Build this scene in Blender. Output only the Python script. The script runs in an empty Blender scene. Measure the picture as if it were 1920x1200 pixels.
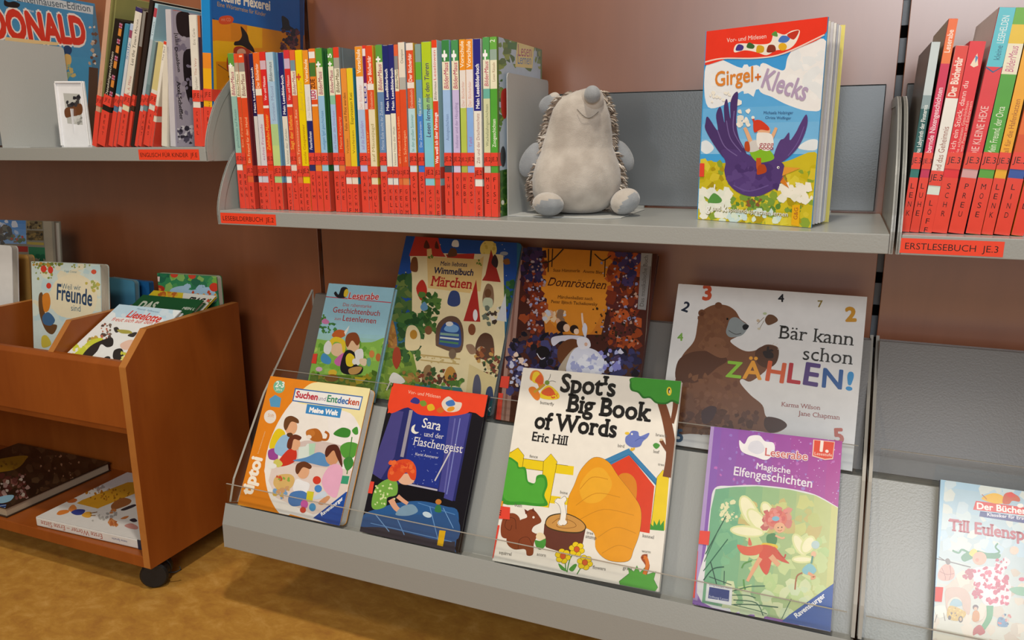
import bpy, bmesh, math, random
from mathutils import Vector as V, Matrix as M
from mathutils.geometry import tessellate_polygon
random.seed(7)
C = bpy.context.scene.collection
SC = bpy.context.scene
# ------------------------------------------------------------------ camera (1920x1200 frame)
FPX = 1448.1
CAM = V((.9371, -1.2561, .3127))
_p, _r, _y = math.radians(-13.0734), math.radians(-.3899), math.radians(-22.8868)
FW = V((math.sin(_y)*math.cos(_p), math.cos(_y)*math.cos(_p), math.sin(_p)))
_R0 = V((math.cos(_y), -math.sin(_y), 0)); _U0 = _R0.cross(FW)
RT = math.cos(_r)*_R0 + math.sin(_r)*_U0
UP = -math.sin(_r)*_R0 + math.cos(_r)*_U0
cd = bpy.data.cameras.new('camera'); cam = bpy.data.objects.new('camera', cd); C.objects.link(cam)
cd.sensor_width = 36; cd.sensor_fit = 'HORIZONTAL'; cd.lens = 36*FPX/1920; cd.clip_start = .02
m = M((RT, UP, -FW)).transposed().to_4x4(); m.translation = CAM
cam.matrix_world = m; SC.camera = cam
# ------------------------------------------------------------------ light
SC.view_settings.view_transform = 'Standard'; SC.view_settings.look = 'None'
SC.view_settings.gamma = 1; SC.view_settings.use_curve_mapping = False
SC.view_settings.exposure = 0.14
w = bpy.data.worlds.new('world'); SC.world = w; w.use_nodes = True
bg = w.node_tree.nodes['Background']; bg.inputs[0].default_value = (1, .8, .58, 1); bg.inputs[1].default_value = .13
def lamp(name, loc, aim, energy, sx, sy, col):
    d = bpy.data.lights.new(name, 'AREA'); d.shape = 'RECTANGLE'; d.size = sx; d.size_y = sy; d.energy = energy; d.color = col
    o = bpy.data.objects.new(name, d); C.objects.link(o); o.location = loc
    o.rotation_euler = (V(aim)-V(loc)).to_track_quat('-Z', 'Y').to_euler(); return o
lamp('ceiling_light', (.75, -.87, 2.05), (.75, -.5, 0), 22, .14, .14, (1, .9, .77))
lamp('ceiling_light', (-.75, -1.75, 2.05), (-.45, -.5, -.2), 13.5, .3, .3, (1, .88, .68))
lamp('window_light', (1.6, -3.0, 1.0), (1.3, 0, .3), 26, 3.0, 1.75, (.93, .97, 1))
lamp('window_light', (1.5, -3.05, 1.45), (.95, 0, .25), 20, .8, .6, (.97, .98, 1))

# ------------------------------------------------------------------ materials
_mats = {}
def lin(h):
    h = h.lstrip('#'); c = [int(h[i:i+2], 16)/255 for i in (0, 2, 4)]
    return tuple(x/12.92 if x <= .04045 else ((x+.055)/1.055)**2.4 for x in c)+(1,)
def newmat(name):
    m = bpy.data.materials.new(name); m.use_nodes = True
    return m, m.node_tree.nodes, m.node_tree.links, m.node_tree.nodes['Principled BSDF']
def pm(h, rough=.32, spec=.4, var=.06):
    """coloured print / plastic: base colour with a faint procedural mottling"""
    k = ('p', h, rough, spec)
    if k in _mats: return _mats[k]
    m, n, l, b = newmat('print_'+h)
    tc = n.new('ShaderNodeTexCoord'); nz = n.new('ShaderNodeTexNoise'); nz.inputs['Scale'].default_value = 60
    mx = n.new('ShaderNodeMixRGB'); mx.blend_type = 'MULTIPLY'; mx.inputs[1].default_value = lin(h); mx.inputs[2].default_value = (1-var*2,)*3+(1,)
    l.new(tc.outputs['Object'], nz.inputs['Vector']); l.new(nz.outputs['Fac'], mx.inputs[0]); l.new(mx.outputs[0], b.inputs['Base Color'])
    b.inputs['Roughness'].default_value = rough; b.inputs['Specular IOR Level'].default_value = spec
    _mats[k] = m; return m
def wood(name, c1, c2, rough, sc=(1.2, 14, 1.2), spec=.5, bump=.05, coat=0):
    if name in _mats: return _mats[name]
    m, n, l, b = newmat(name)
    tc = n.new('ShaderNodeTexCoord'); mp = n.new('ShaderNodeMapping'); mp.inputs['Scale'].default_value = sc
    nz = n.new('ShaderNodeTexNoise'); nz.inputs['Scale'].default_value = 4; nz.inputs['Detail'].default_value = 8; nz.inputs['Roughness'].default_value = .62; nz.inputs['Distortion'].default_value = .6
    n2 = n.new('ShaderNodeTexNoise'); n2.inputs['Scale'].default_value = 3.5; n2.inputs['Detail'].default_value = 3
    ad = n.new('ShaderNodeMath'); ad.operation = 'MULTIPLY_ADD'; ad.inputs[1].default_value = .55; 
    ml = n.new('ShaderNodeMath'); ml.operation = 'MULTIPLY'; ml.inputs[1].default_value = .5
    cr = n.new('ShaderNodeValToRGB'); cr.color_ramp.elements[0].position = .3; cr.color_ramp.elements[1].position = .72
    cr.color_ramp.elements[0].color = lin(c1); cr.color_ramp.elements[1].color = lin(c2)
    l.new(tc.outputs['Object'], mp.inputs['Vector']); l.new(mp.outputs[0], nz.inputs['Vector']); l.new(tc.outputs['Object'], n2.inputs['Vector'])
    l.new(n2.outputs['Fac'], ml.inputs[0]); l.new(nz.outputs['Fac'], ad.inputs[0]); l.new(ml.outputs[0], ad.inputs[2]); l.new(ad.outputs[0], cr.inputs[0]); l.new(cr.outputs[0], b.inputs['Base Color'])
    b.inputs['Roughness'].default_value = rough; b.inputs['Specular IOR Level'].default_value = spec
    bp = n.new('ShaderNodeBump'); bp.inputs['Strength'].default_value = bump; bp.inputs['Distance'].default_value = .002
    l.new(nz.outputs['Fac'], bp.inputs['Height']); l.new(bp.outputs[0], b.inputs['Normal'])
    b.inputs['Coat Weight'].default_value = coat; b.inputs['Coat Roughness'].default_value = .3; b.inputs['Coat IOR'].default_value = 1.85
    _mats[name] = m; return m
def metal(name, h, rough=.3, bump=.25, spec=.5, met=0):
    if name in _mats: return _mats[name]
    m, n, l, b = newmat(name)
    tc = n.new('ShaderNodeTexCoord'); nz = n.new('ShaderNodeTexNoise'); nz.inputs['Scale'].default_value = 420; nz.inputs['Detail'].default_value = 1
    bp = n.new('ShaderNodeBump'); bp.inputs['Strength'].default_value = bump; bp.inputs['Distance'].default_value = .0004
    l.new(tc.outputs['Object'], nz.inputs['Vector']); l.new(nz.outputs['Fac'], bp.inputs['Height']); l.new(bp.outputs[0], b.inputs['Normal'])
    b.inputs['Base Color'].default_value = lin(h); b.inputs['Roughness'].default_value = rough; b.inputs['Specular IOR Level'].default_value = spec; b.inputs['Metallic'].default_value = met
    _mats[name] = m; return m
def acrylic():
    if 'acrylic' in _mats: return _mats['acrylic']
    m, n, l, b = newmat('clear_acrylic'); n.remove(b)
    tr = n.new('ShaderNodeBsdfTransparent'); tr.inputs[0].default_value = (.95, .96, .96, 1)
    gl = n.new('ShaderNodeBsdfGlossy'); gl.inputs['Roughness'].default_value = .06; gl.inputs[0].default_value = (1, 1, 1, 1)
    fr = n.new('ShaderNodeFresnel'); fr.inputs[0].default_value = 1.45
    nz = n.new('ShaderNodeTexNoise'); nz.inputs['Scale'].default_value = 30; bp = n.new('ShaderNodeBump'); bp.inputs['Strength'].default_value = .03
    l.new(nz.outputs['Fac'], bp.inputs['Height']); l.new(bp.outputs[0], gl.inputs['Normal'])
    ge = n.new('ShaderNodeNewGeometry'); iv = n.new('ShaderNodeMath'); iv.operation = 'SUBTRACT'; iv.inputs[0].default_value = 1; l.new(ge.outputs['Backfacing'], iv.inputs[1])
    mu = n.new('ShaderNodeMath'); mu.operation = 'MULTIPLY'; l.new(fr.outputs[0], mu.inputs[0]); l.new(iv.outputs[0], mu.inputs[1])
    mx = n.new('ShaderNodeMixShader'); l.new(mu.outputs[0], mx.inputs[0]); l.new(tr.outputs[0], mx.inputs[1]); l.new(gl.outputs[0], mx.inputs[2])
    l.new(mx.outputs[0], n['Material Output'].inputs[0]); _mats['acrylic'] = m; return m
def floor_mat():
    m, n, l, b = newmat('ochre_linoleum')
    tc = n.new('ShaderNodeTexCoord'); mp = n.new('ShaderNodeMapping'); mp.inputs['Rotation'].default_value = (0, 0, .6); mp.inputs['Scale'].default_value = (1.6, 2.4, 1)
    nz = n.new('ShaderNodeTexNoise'); nz.inputs['Scale'].default_value = 14; nz.inputs['Detail'].default_value = 10; nz.inputs['Roughness'].default_value = .72; nz.inputs['Distortion'].default_value = .35
    cr = n.new('ShaderNodeValToRGB'); e = cr.color_ramp.elements; e[0].position = .34; e[0].color = lin('a87434'); e[1].position = .7; e[1].color = lin('cd9d54')
    e2 = e.new(.52); e2.color = lin('ba883b')
    l.new(tc.outputs['Object'], mp.inputs[0]); l.new(mp.outputs[0], nz.inputs['Vector']); l.new(nz.outputs['Fac'], cr.inputs[0]); l.new(cr.outputs[0], b.inputs['Base Color'])
    b.inputs['Roughness'].default_value = .42; return m
def pages_mat(h='e9e2d0'):
    k = 'pages'+h
    if k in _mats: return _mats[k]
    m, n, l, b = newmat('page_edges')
    tc = n.new('ShaderNodeTexCoord'); sp = n.new('ShaderNodeSeparateXYZ'); wv = n.new('ShaderNodeMath'); wv.operation = 'MULTIPLY'; wv.inputs[1].default_value = 2600
    sn = n.new('ShaderNodeMath'); sn.operation = 'SINE'; mr = n.new('ShaderNodeMapRange'); mr.inputs[1].default_value = -1; mr.inputs[2].default_value = 1; mr.inputs[3].default_value = .78; mr.inputs[4].default_value = 1
    mx = n.new('ShaderNodeMixRGB'); mx.blend_type = 'MULTIPLY'; mx.inputs[0].default_value = 1; mx.inputs[1].default_value = lin(h)
    l.new(tc.outputs['Object'], sp.inputs[0]); l.new(sp.outputs['Z'], wv.inputs[0]); l.new(wv.outputs[0], sn.inputs[0]); l.new(sn.outputs[0], mr.inputs[0]); l.new(mr.outputs[0], mx.inputs[2]); l.new(mx.outputs[0], b.inputs['Base Color'])
    b.inputs['Roughness'].default_value = .8; _mats[k] = m; return m
WALL = wood('wall_laminate', '8a4a26', '9f5c35', .34, (5, 1.5, .8), 1.0, .02, 1.0)
CART = wood('cart_beech', '843f12', '9f551d', .38, (5, 5, .9), .4, .03)
CARTE = wood('cart_edge', 'a0602a', 'be7e3c', .4, (3, 3, 3), .4, .04)
GREY = metal('grey_enamel', '9d9f9b', .28, .3)
DGREY_G = metal('grey_back_plate', '7f8488', .2, .14, .6, .3)
DGREY_T = metal('dark_tray_plate', '69645f', .3, .16, .4)
DGREY = metal('steel_grey', '6f757b', .34, .2)
ENDG = metal('grey_end_plate', 'a09f9a', .35, .2)
ACE = metal('acrylic_edge', 'a9a59c', .25, .05)
BLACK = metal('black_rubber', '0d0d0e', .5, .3)
HOLE = pm('050505', .9, .1)

# ------------------------------------------------------------------ mesh helpers
class MB:
    def __init__(s): s.v = []; s.f = []; s.mi = []
    def add(s, vs, fs, mi=0):
        b = len(s.v); s.v += [tuple(x) for x in vs]
        for f in fs: s.f.append([b+i for i in f]); s.mi.append(mi)
        return s
    def box(s, a, b, mi=0):
        (x0, y0, z0), (x1, y1, z1) = a, b
        x0, x1 = sorted((x0, x1)); y0, y1 = sorted((y0, y1)); z0, z1 = sorted((z0, z1))
        return s.add([(x0,y0,z0),(x1,y0,z0),(x1,y1,z0),(x0,y1,z0),(x0,y0,z1),(x1,y0,z1),(x1,y1,z1),(x0,y1,z1)],
              [(3,2,1,0),(4,5,6,7),(0,1,5,4),(1,2,6,5),(2,3,7,6),(3,0,4,7)], mi)
    def prism(s, poly, lo, hi, axis='x', mi=0, cap=None):
        """poly: 2-D points extruded along axis from lo to hi"""
        n = len(poly)
        def P(p, t): return {'x': (t, p[0], p[1]), 'y': (p[0], t, p[1]), 'z': (p[0], p[1], t)}[axis]
        vs = [P(p, lo) for p in poly]+[P(p, hi) for p in poly]
        s.add(vs, [(i, (i+1) % n, n+(i+1) % n, n+i) for i in range(n)], mi)
        tri = tessellate_polygon([[V((p[0], p[1], 0)) for p in poly]])
        s.add(vs, [tuple(t) for t in tri]+[tuple(n+i for i in reversed(t)) for t in tri], mi if cap is None else cap)
        return s
    def tube(s, pts, rad, n=8, mi=0):
        pts = [V(p) for p in pts]; rr = rad if isinstance(rad, (list, tuple)) else [rad]*len(pts); vs = []
        for i, p in enumerate(pts):
            d = (pts[min(i+1, len(pts)-1)]-pts[max(i-1, 0)]).normalized()
            a = d.cross(V((0, 0, 1)) if abs(d.z) < .9 else V((1, 0, 0))).normalized(); b = d.cross(a)
            for k in range(n):
                t = 2*math.pi*k/n; vs.append(p+rr[i]*(math.cos(t)*a+math.sin(t)*b))
        fs = [(i*n+k, i*n+(k+1) % n, (i+1)*n+(k+1) % n, (i+1)*n+k) for i in range(len(pts)-1) for k in range(n)]
        fs += [tuple(reversed(range(n))), tuple(range((len(pts)-1)*n, len(pts)*n))]
        return s.add(vs, fs, mi)
    def ball(s, c, r, rot=None, nu=20, nv=12, mi=0, fn=None):
        vs = []; fs = []; c = V(c); r = V(r) if not isinstance(r, (int, float)) else V((r, r, r))
        for j in range(nv+1):
            ph = math.pi*j/nv
            for i in range(nu):
                th = 2*math.pi*i/nu; p = V((math.sin(ph)*math.cos(th), math.sin(ph)*math.sin(th), math.cos(ph)))
                p = V((p.x*r.x, p.y*r.y, p.z*r.z))
                if fn: p = fn(p)
                if rot: p = rot @ p
                vs.append(c+p)
        for j in range(nv):
            for i in range(nu):
                fs.append((j*nu+i, (j+1)*nu+i, (j+1)*nu+(i+1) % nu, j*nu+(i+1) % nu))
        return s.add(vs, fs, mi)
    def build(s, name, mats, parent=None, smooth=False, bevel=0, merge=False, mw=None):
        me = bpy.data.meshes.new(name); me.from_pydata(s.v, [], s.f)
        for m in (mats if isinstance(mats, (list, tuple)) else [mats]): me.materials.append(m)
        me.polygons.foreach_set('material_index', s.mi)
        bm = bmesh.new(); bm.from_mesh(me)
        if merge: bmesh.ops.remove_doubles(bm, verts=bm.verts, dist=1e-6)
        if smooth != 'flat_art': bmesh.ops.recalc_face_normals(bm, faces=bm.faces)
        bm.to_mesh(me); bm.free()
        if smooth is True: me.polygons.foreach_set('use_smooth', [True]*len(me.polygons))
        me.update()
        o = bpy.data.objects.new(name, me); C.objects.link(o)
        if parent: o.parent = parent
        if mw is not None: o.matrix_world = mw
        if bevel:
            b = o.modifiers.new('bevel', 'BEVEL'); b.width = bevel; b.segments = 2; b.limit_method = 'ANGLE'; b.angle_limit = .6
        return o
def tag(o, label, cat=None, group=None, kind=None):
    if label: o['label'] = label
    if cat: o['category'] = cat
    if group: o['group'] = group
    if kind: o['kind'] = kind
    return o
def empty(name, mw, label, cat, group=None):
    o = bpy.data.objects.new(name, None); C.objects.link(o); o.empty_display_size = .02
    o.matrix_world = mw if isinstance(mw, M) else M.Translation(V(mw))
    return tag(o, label, cat, group)
def frame(o, x, y, z):
    m = M((V(x), V(y), V(z))).transposed().to_4x4(); m.translation = V(o); return m
def ray(x, y): return (x-960)/FPX*RT-(y-600)/FPX*UP+FW
def onplane(x, y, p0, n):
    d = ray(x, y); return CAM+d*((V(p0)-CAM).dot(n)/d.dot(n))
def onY(x, y, Y): return onplane(x, y, (0, Y, 0), V((0, 1, 0)))

# ------------------------------------------------------------------ lettering
_tx = {}
def glyphs(s, bold=0, serif=False, shear=0):
    k = (s, bold, serif, shear)
    if k in _tx: return _tx[k]
    cu = bpy.data.curves.new('t', 'FONT'); cu.body = s; cu.size = 1; cu.shear = shear; cu.resolution_u = 3; cu.fill_mode = 'FRONT'
    o = bpy.data.objects.new('t', cu); C.objects.link(o)
    dg = bpy.context.evaluated_depsgraph_get(); e = o.evaluated_get(dg); me = e.to_mesh()
    vs = [(v.co.x, v.co.y) for v in me.vertices]; fs = [tuple(p.vertices) for p in me.polygons]
    e.to_mesh_clear(); bpy.data.objects.remove(o); bpy.data.curves.remove(cu)
    if serif and vs:
        cnt = {}
        for f in fs:
            for i in range(len(f)):
                a, b = sorted((f[i], f[(i+1) % len(f)])); cnt[(a, b)] = cnt.get((a, b), 0)+1
        lv = {}
        ys = sorted(v[1] for v in vs)
        for (a, b), c in cnt.items():
            if c != 1: continue
            p, q = vs[a], vs[b]
            L = abs(p[0]-q[0])
            if abs(p[1]-q[1]) < .004 and .03 < L < .26:
                lv.setdefault(round(p[1], 2), []).append((min(p[0], q[0]), max(p[0], q[0]), p[1]))
        for y, segs in lv.items():
            base = abs(y) < .03; top = y > .4
            if not (base or top): continue
            for x0, x1, yy in segs:
                e_ = .055; h = .045
                b = len(vs); y0, y1 = (yy-.002, yy+h) if base else (yy-h, yy+.002)
                vs += [(x0-e_, y0), (x1+e_, y0), (x1+e_, y1), (x0-e_, y1)]; fs.append((b, b+1, b+2, b+3))
    x0 = min((v[0] for v in vs), default=0); x1 = max((v[0] for v in vs), default=1)
    _tx[k] = (vs, fs, x0, x1); return _tx[k]

# ------------------------------------------------------------------ flat printed art on a plane
def catmull(pts, closed=True, k=5):
    n = len(pts); out = []
    rng = range(n) if closed else range(n-1)
    for i in rng:
        if closed: p0, p1, p2, p3 = pts[i-1], pts[i], pts[(i+1) % n], pts[(i+2) % n]
        else: p0, p1, p2, p3 = pts[max(i-1, 0)], pts[i], pts[i+1], pts[min(i+2, n-1)]
        for j in range(k):
            t = j/k; a = []
            for d in (0, 1):
                a.append(.5*(2*p1[d]+(p2[d]-p0[d])*t+(2*p0[d]-5*p1[d]+4*p2[d]-p3[d])*t*t+(3*p1[d]-p0[d]-3*p2[d]+p3[d])*t**3))
            out.append(tuple(a))
    if not closed: out.append(tuple(pts[-1]))
    return out
def clip(poly, rect):
    x0, y0, x1, y1 = rect
    for ax, lim, sg in ((0, x0, 1), (0, x1, -1), (1, y0, 1), (1, y1, -1)):
        out = []
        for i in range(len(poly)):
            a, b = poly[i-1], poly[i]; da, db = (a[ax]-lim)*sg, (b[ax]-lim)*sg
            if (da >= 0) != (db >= 0):
                t = da/(da-db); out.append((a[0]+(b[0]-a[0])*t, a[1]+(b[1]-a[1])*t))
            if db >= 0: out.append(b)
        poly = out
        if len(poly) < 3: return []
    return poly
class Art:
    """prints collected in plane coordinates (u,v) inside rect; mp maps picture points to (u,v); place maps (u,v,height) to local 3-D"""
    def __init__(s, rect, mp, place, step=4e-6, rough=.3, base=8e-5):
        s.rect, s.mp, s.place, s.step, s.rough, s.base = rect, mp, place, step, rough, base
        s.mb = MB(); s.cols = {}; s.layer = 1
    def mi(s, col):
        if col not in s.cols: s.cols[col] = len(s.cols)
        return s.cols[col]
    def tri(s, uv, tris, col):
        mi = s.mi(col); h = s.layer*s.step+s.base
        for t in tris:
            q = clip([uv[i] for i in t], s.rect)
            if len(q) >= 3: s.mb.add([s.place(a[0], a[1], h) for a in q], [tuple(range(len(q)))], mi)
    def poly(s, uv, col):
        if len(uv) < 3: return
        t = tessellate_polygon([[V((a[0], a[1], 0)) for a in uv]])
        s.tri(uv, t, col)
    def text(s, col, txt, p0, p1, bold=0, serif=False, shear=0, hs=1.0):
        vs, fs, x0, x1 = glyphs(txt, bold, serif, shear)
        a, b = V(s.mp(*p0)), V(s.mp(*p1)); d = b-a; sc = d.length/max(x1-x0, .01); d.normalize(); n = V((-d.y, d.x))
        sh = [(0, 0)]+([(bold*math.cos(k*math.pi/4), bold*math.sin(k*math.pi/4)) for k in range(8)] if bold else [])
        for dx, dy in sh:   # heavier weight: the letters laid down again slightly shifted
            s.tri([tuple(a+d*((x+dx-x0)*sc)+n*((y+dy)*sc*hs)) for x, y in vs], fs, col); s.layer += .25
    def run(s, items):
        for it in items:
            k = it[0]; mp = s.mp
            if k == 'p': s.poly([mp(*p) for p in it[2]], it[1])
            elif k == 'b': s.poly([mp(*p) for p in catmull(it[2])], it[1])
            elif k == 'e':
                _, col, cx, cy, rx, ry = it[:6]; r = math.radians(it[6]) if len(it) > 6 else 0
                n = 20 if rx+ry > 24 else 10
                s.poly([mp(cx+rx*math.cos(t)*math.cos(r)-ry*math.sin(t)*math.sin(r), cy+rx*math.cos(t)*math.sin(r)+ry*math.sin(t)*math.cos(r)) for t in [2*math.pi*i/n for i in range(n)]], col)
            elif k in 'sS':
                _, col, wd, pts = it[:4]
                if k == 'S' and len(pts) > 2: pts = catmull(pts, False, 5)
                L = []; R = []
                for i, p in enumerate(pts):
                    q0, q1 = pts[max(i-1, 0)], pts[min(i+1, len(pts)-1)]; dx, dy = q1[0]-q0[0], q1[1]-q0[1]; l = math.hypot(dx, dy) or 1
                    ww = wd/2 if not isinstance(wd, tuple) else (wd[0]+(wd[1]-wd[0])*i/(len(pts)-1))/2
                    L.append((p[0]-dy/l*ww, p[1]+dx/l*ww)); R.append((p[0]+dy/l*ww, p[1]-dx/l*ww))
                uv = [mp(*p) for p in L+R]; n = len(L)
                s.tri(uv, [(i, i+1, n+i+1, n+i) for i in range(n-1)], col)
            elif k == 'g':
                _, c1, c2, pts, vert, n = it
                uv = [mp(*p) for p in pts]; ax = 1 if vert else 0
                lo = min(a[ax] for a in uv); hi = max(a[ax] for a in uv); a1, a2 = [[int(c[i:i+2], 16) for i in (0, 2, 4)] for c in (c1, c2)]
                t = tessellate_polygon([[V((a[0], a[1], 0)) for a in uv]]); rc = s.rect
                for i in range(n):
                    f = (i+.5)/n; f = 1-f if vert else f
                    col = '%02x%02x%02x' % tuple(round(a1[j]+(a2[j]-a1[j])*f) for j in range(3))
                    b0, b1 = lo+(hi-lo)*i/n, lo+(hi-lo)*(i+1)/n
                    s.rect = (rc[0], max(rc[1], b0), rc[2], min(rc[3], b1)) if vert else (max(rc[0], b0), rc[1], min(rc[2], b1), rc[3])
                    if s.rect[0] < s.rect[2] and s.rect[1] < s.rect[3]: s.tri(uv, t, col)
                s.rect = rc
            elif k == 'n':
                _, cols, cnt, (x0, y0, x1, y1), (r0, r1), seed = it
                rd = random.Random(seed)
                for i in range(cnt):
                    cx, cy = rd.uniform(x0, x1), rd.uniform(y0, y1); rr = rd.uniform(r0, r1); a0 = rd.random()*6; pts = []
                    for j in range(7):
                        t = a0+2*math.pi*j/7; q = rr*rd.uniform(.55, 1.25); pts.append((cx+q*math.cos(t), cy+q*math.sin(t)))
                    s.poly([mp(*p) for p in pts], rd.choice(cols))
                    s.layer += .25
            elif k == 't':
                s.text(it[1], it[2], it[3], it[4], **(it[5] if len(it) > 5 else {}))
            s.layer += 1
        return s
    def build(s, name, parent, mw):
        if not s.mb.f: return None
        return s.mb.build(name, [pm(c, s.rough) for c in s.cols], parent, 'flat_art', mw=mw)

# ------------------------------------------------------------------ books
RED = 'ea4a38'
def book(name, label, group, mw, w, h, t, cover, spine=None, back=None, board=.0022, style='hard', pages='e9e2d0', cat='book'):
    """local frame: x spine->fore edge, y up the cover, z out of the front cover; front cover at z=0"""
    root = empty(name, mw, label, cat, group)
    b = min(board if style == 'hard' else .0006, t*.2); r = min(.003 if style == 'hard' else .0012, t*.35)
    outer = [(w, 0)]
    if style == 'hard': outer += [(.0105, 0), (.0095, -.0007), (.0068, -.0007), (.0058, 0)]
    if style == 'hard' and r < .0058: pass
    for i in range(5):
        a = math.pi/2*i/4; outer.append((r-r*math.sin(a), -r+r*math.cos(a)))
    for i in range(5):
        a = math.pi/2*i/4; outer.append((r-r*math.cos(a), -t+r-r*math.sin(a)))
    outer.append((w, -t)); outer += [(w, -t+b), (b*1.3, -t+b), (b*1.3, -b), (w, -b)]
    mb = MB()
    n = len(outer); vs = [(x, 0, z) for x, z in outer]+[(x, h, z) for x, z in outer]
    for i in range(n):
        j = (i+1) % n; (xa, za), (xb, zb) = outer[i], outer[j]
        mi = 1 if (xa < r*.99 and xb < r*.99 and abs(xa-xb) < 1e-9) else 0
        if abs(za+t) < 1e-9 and abs(zb+t) < 1e-9: mi = 2
        mb.add([vs[i], vs[j], vs[n+j], vs[n+i]], [(0, 1, 2, 3)], mi)
    tr = tessellate_polygon([[V((x, z, 0)) for x, z in outer]])
    mb.add(vs, [tuple(q) for q in tr]+[tuple(n+i for i in q) for q in tr], 0)
    mb.build('cover', [pm(cover), pm(spine or cover), pm(back or cover)], root, merge=True, mw=mw)
    ins = .0032 if style == 'hard' else .0003
    pb = MB().box((b*1.3, ins, -t+b), (w-ins, h-ins, -b))
    pb.build('pages', pages_mat(pages), root, mw=mw)
    return root
def board_book(name, label, group, mw, w, h, t, cover, rc=.008, edge='ded8ca', spine=None, cat='book'):
    root = empty(name, mw, label, cat, group)
    def rr(x0, y0, x1, y1):
        p = [(x0, y0)]
        for cx, cy, a0 in ((x1-rc, y0+rc, -90), (x1-rc, y1-rc, 0)):
            for i in range(6):
                a = math.radians(a0+18*i); p.append((cx+rc*math.cos(a), cy+rc*math.sin(a)))
        return p+[(x0, y1)]
    MB().prism(rr(0, 0, w, h), -.0016, 0, 'z').prism(rr(0, 0, w, h), -t, -t+.0016, 'z').box((0, 0, -t), (.0016, h, 0)).build('cover', pm(cover), root, mw=mw)
    k = max(3, int((t-.0034)/.0026)); mb = MB(); d = (t-.0034)/k
    for i in range(k): mb.prism(rr(.0018, .0004, w-.0005, h-.0004), -t+.0017+i*d, -t+.0017+i*d+d*.86, 'z')
    mb.build('pages', pm(edge, .6), root, mw=mw)
    return root
def cover_art(root, w, h, crop, items, name='cover_print', rough=.25, rect=None, base=8e-5):
    mw = root.matrix_world; inv = mw.inverted(); p0 = mw.translation; nrm = (mw.to_3x3() @ V((0, 0, 1)))
    x0, y0, sc = crop
    def mp(x, y):
        q = inv @ onplane(x0+x/sc, y0+y/sc, p0, nrm); return (q.x, q.y)
    a = Art(rect or (.0002, .0002, w-.0002, h-.0002), mp, lambda u, v, hh: (u, v, hh), rough=rough, base=base); a.run(items)
    return a.build(name, root, mw)
def direct_art(root, rect, items, name='cover_print', side='front', t=0, rough=.28):
    """items already in metres on the cover (x right, y up) or on the spine (u 0..t, v up)"""
    place = {'front': lambda u, v, hh: (u, v, hh), 'spine': lambda u, v, hh: (-hh, v, u-t), 'back': lambda u, v, hh: (u, v, -t-hh)}[side]
    a = Art(rect, lambda x, y: (x, y), place, rough=rough); a.run(items); return a.build(name, root, root.matrix_world)
def fit_cover(px, p0, tilt, ledge=None, dz=0):
    """px: TL,TR,BR,BL picture corners on the leaning plane through p0 -> frame, w, h"""
    t = math.radians(tilt); n = V((0, -math.cos(t), math.sin(t))); p0 = V(p0)+n*dz
    tl, tr, br, bl = [onplane(x, y, p0, n) for x, y in px]
    ux = ((tr-tl).normalized()+(br-bl).normalized()).normalized(); uy = n.cross(ux)
    w = ((tr-tl).length+(br-bl).length)/2; c = (tl+tr+br+bl)/4
    top = ((tl-c).dot(uy)+(tr-c).dot(uy))/2; bot = ((bl-c).dot(uy)+(br-c).dot(uy))/2
    if ledge is not None:   # stand the lower corner on its ledge
        low = min((c-ux*w/2+uy*bot).z, (c+ux*w/2+uy*bot).z); bot -= (low-ledge)/uy.z
    o = c-ux*w/2+uy*bot
    return frame(o, ux, uy, n), w, top-bot

# ================================================================== THE SETTING
FZ = -.492
tag(MB().box((-2.6, -5.5, FZ-.03), (2.6, .06, FZ)).build('floor', floor_mat()), 'mottled ochre linoleum floor', kind='structure')
def panel(n, x0, x1):
    return tag(MB().box((x0, 0, FZ+.0), (x1, .012, 1.5)).build(n, WALL, bevel=.0008), 'reddish brown wood laminate wall panel', kind='structure')
panel('wall_left', -1.6, -.0092); panel('wall_back', .0001, .9955); panel('wall_right', 1.0048, 2.4)
tag(MB().box((-1.6, .045, FZ), (2.4, .06, 1.5)).build('trim_1', pm('1a1512', .8)), 'dark gap lining behind the wall panels', kind='structure')
def upright(x0, x1, label):
    r = empty('shelf_upright', (x0, .014, FZ), label, 'shelf upright', 'steel uprights in the panel gaps')
    MB().box((x0-.012, .016, FZ), (x1+.012, .04, 1.5)).build('post', DGREY, r, mw=M())
    z = -.45; 
    while z < 1.0:
        MB().box((x0-.001, .0145, z), (x1+.001, .0158, z+.0165)).build('slot_hole', HOLE, r, mw=M()); z += .05
    return r
upright(-.0092, .0001, 'dark steel upright in the narrow gap between the left and middle wall panels')
upright(.9955, 1.0048, 'punched grey steel upright in the gap between the middle and right wall panels')

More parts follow.
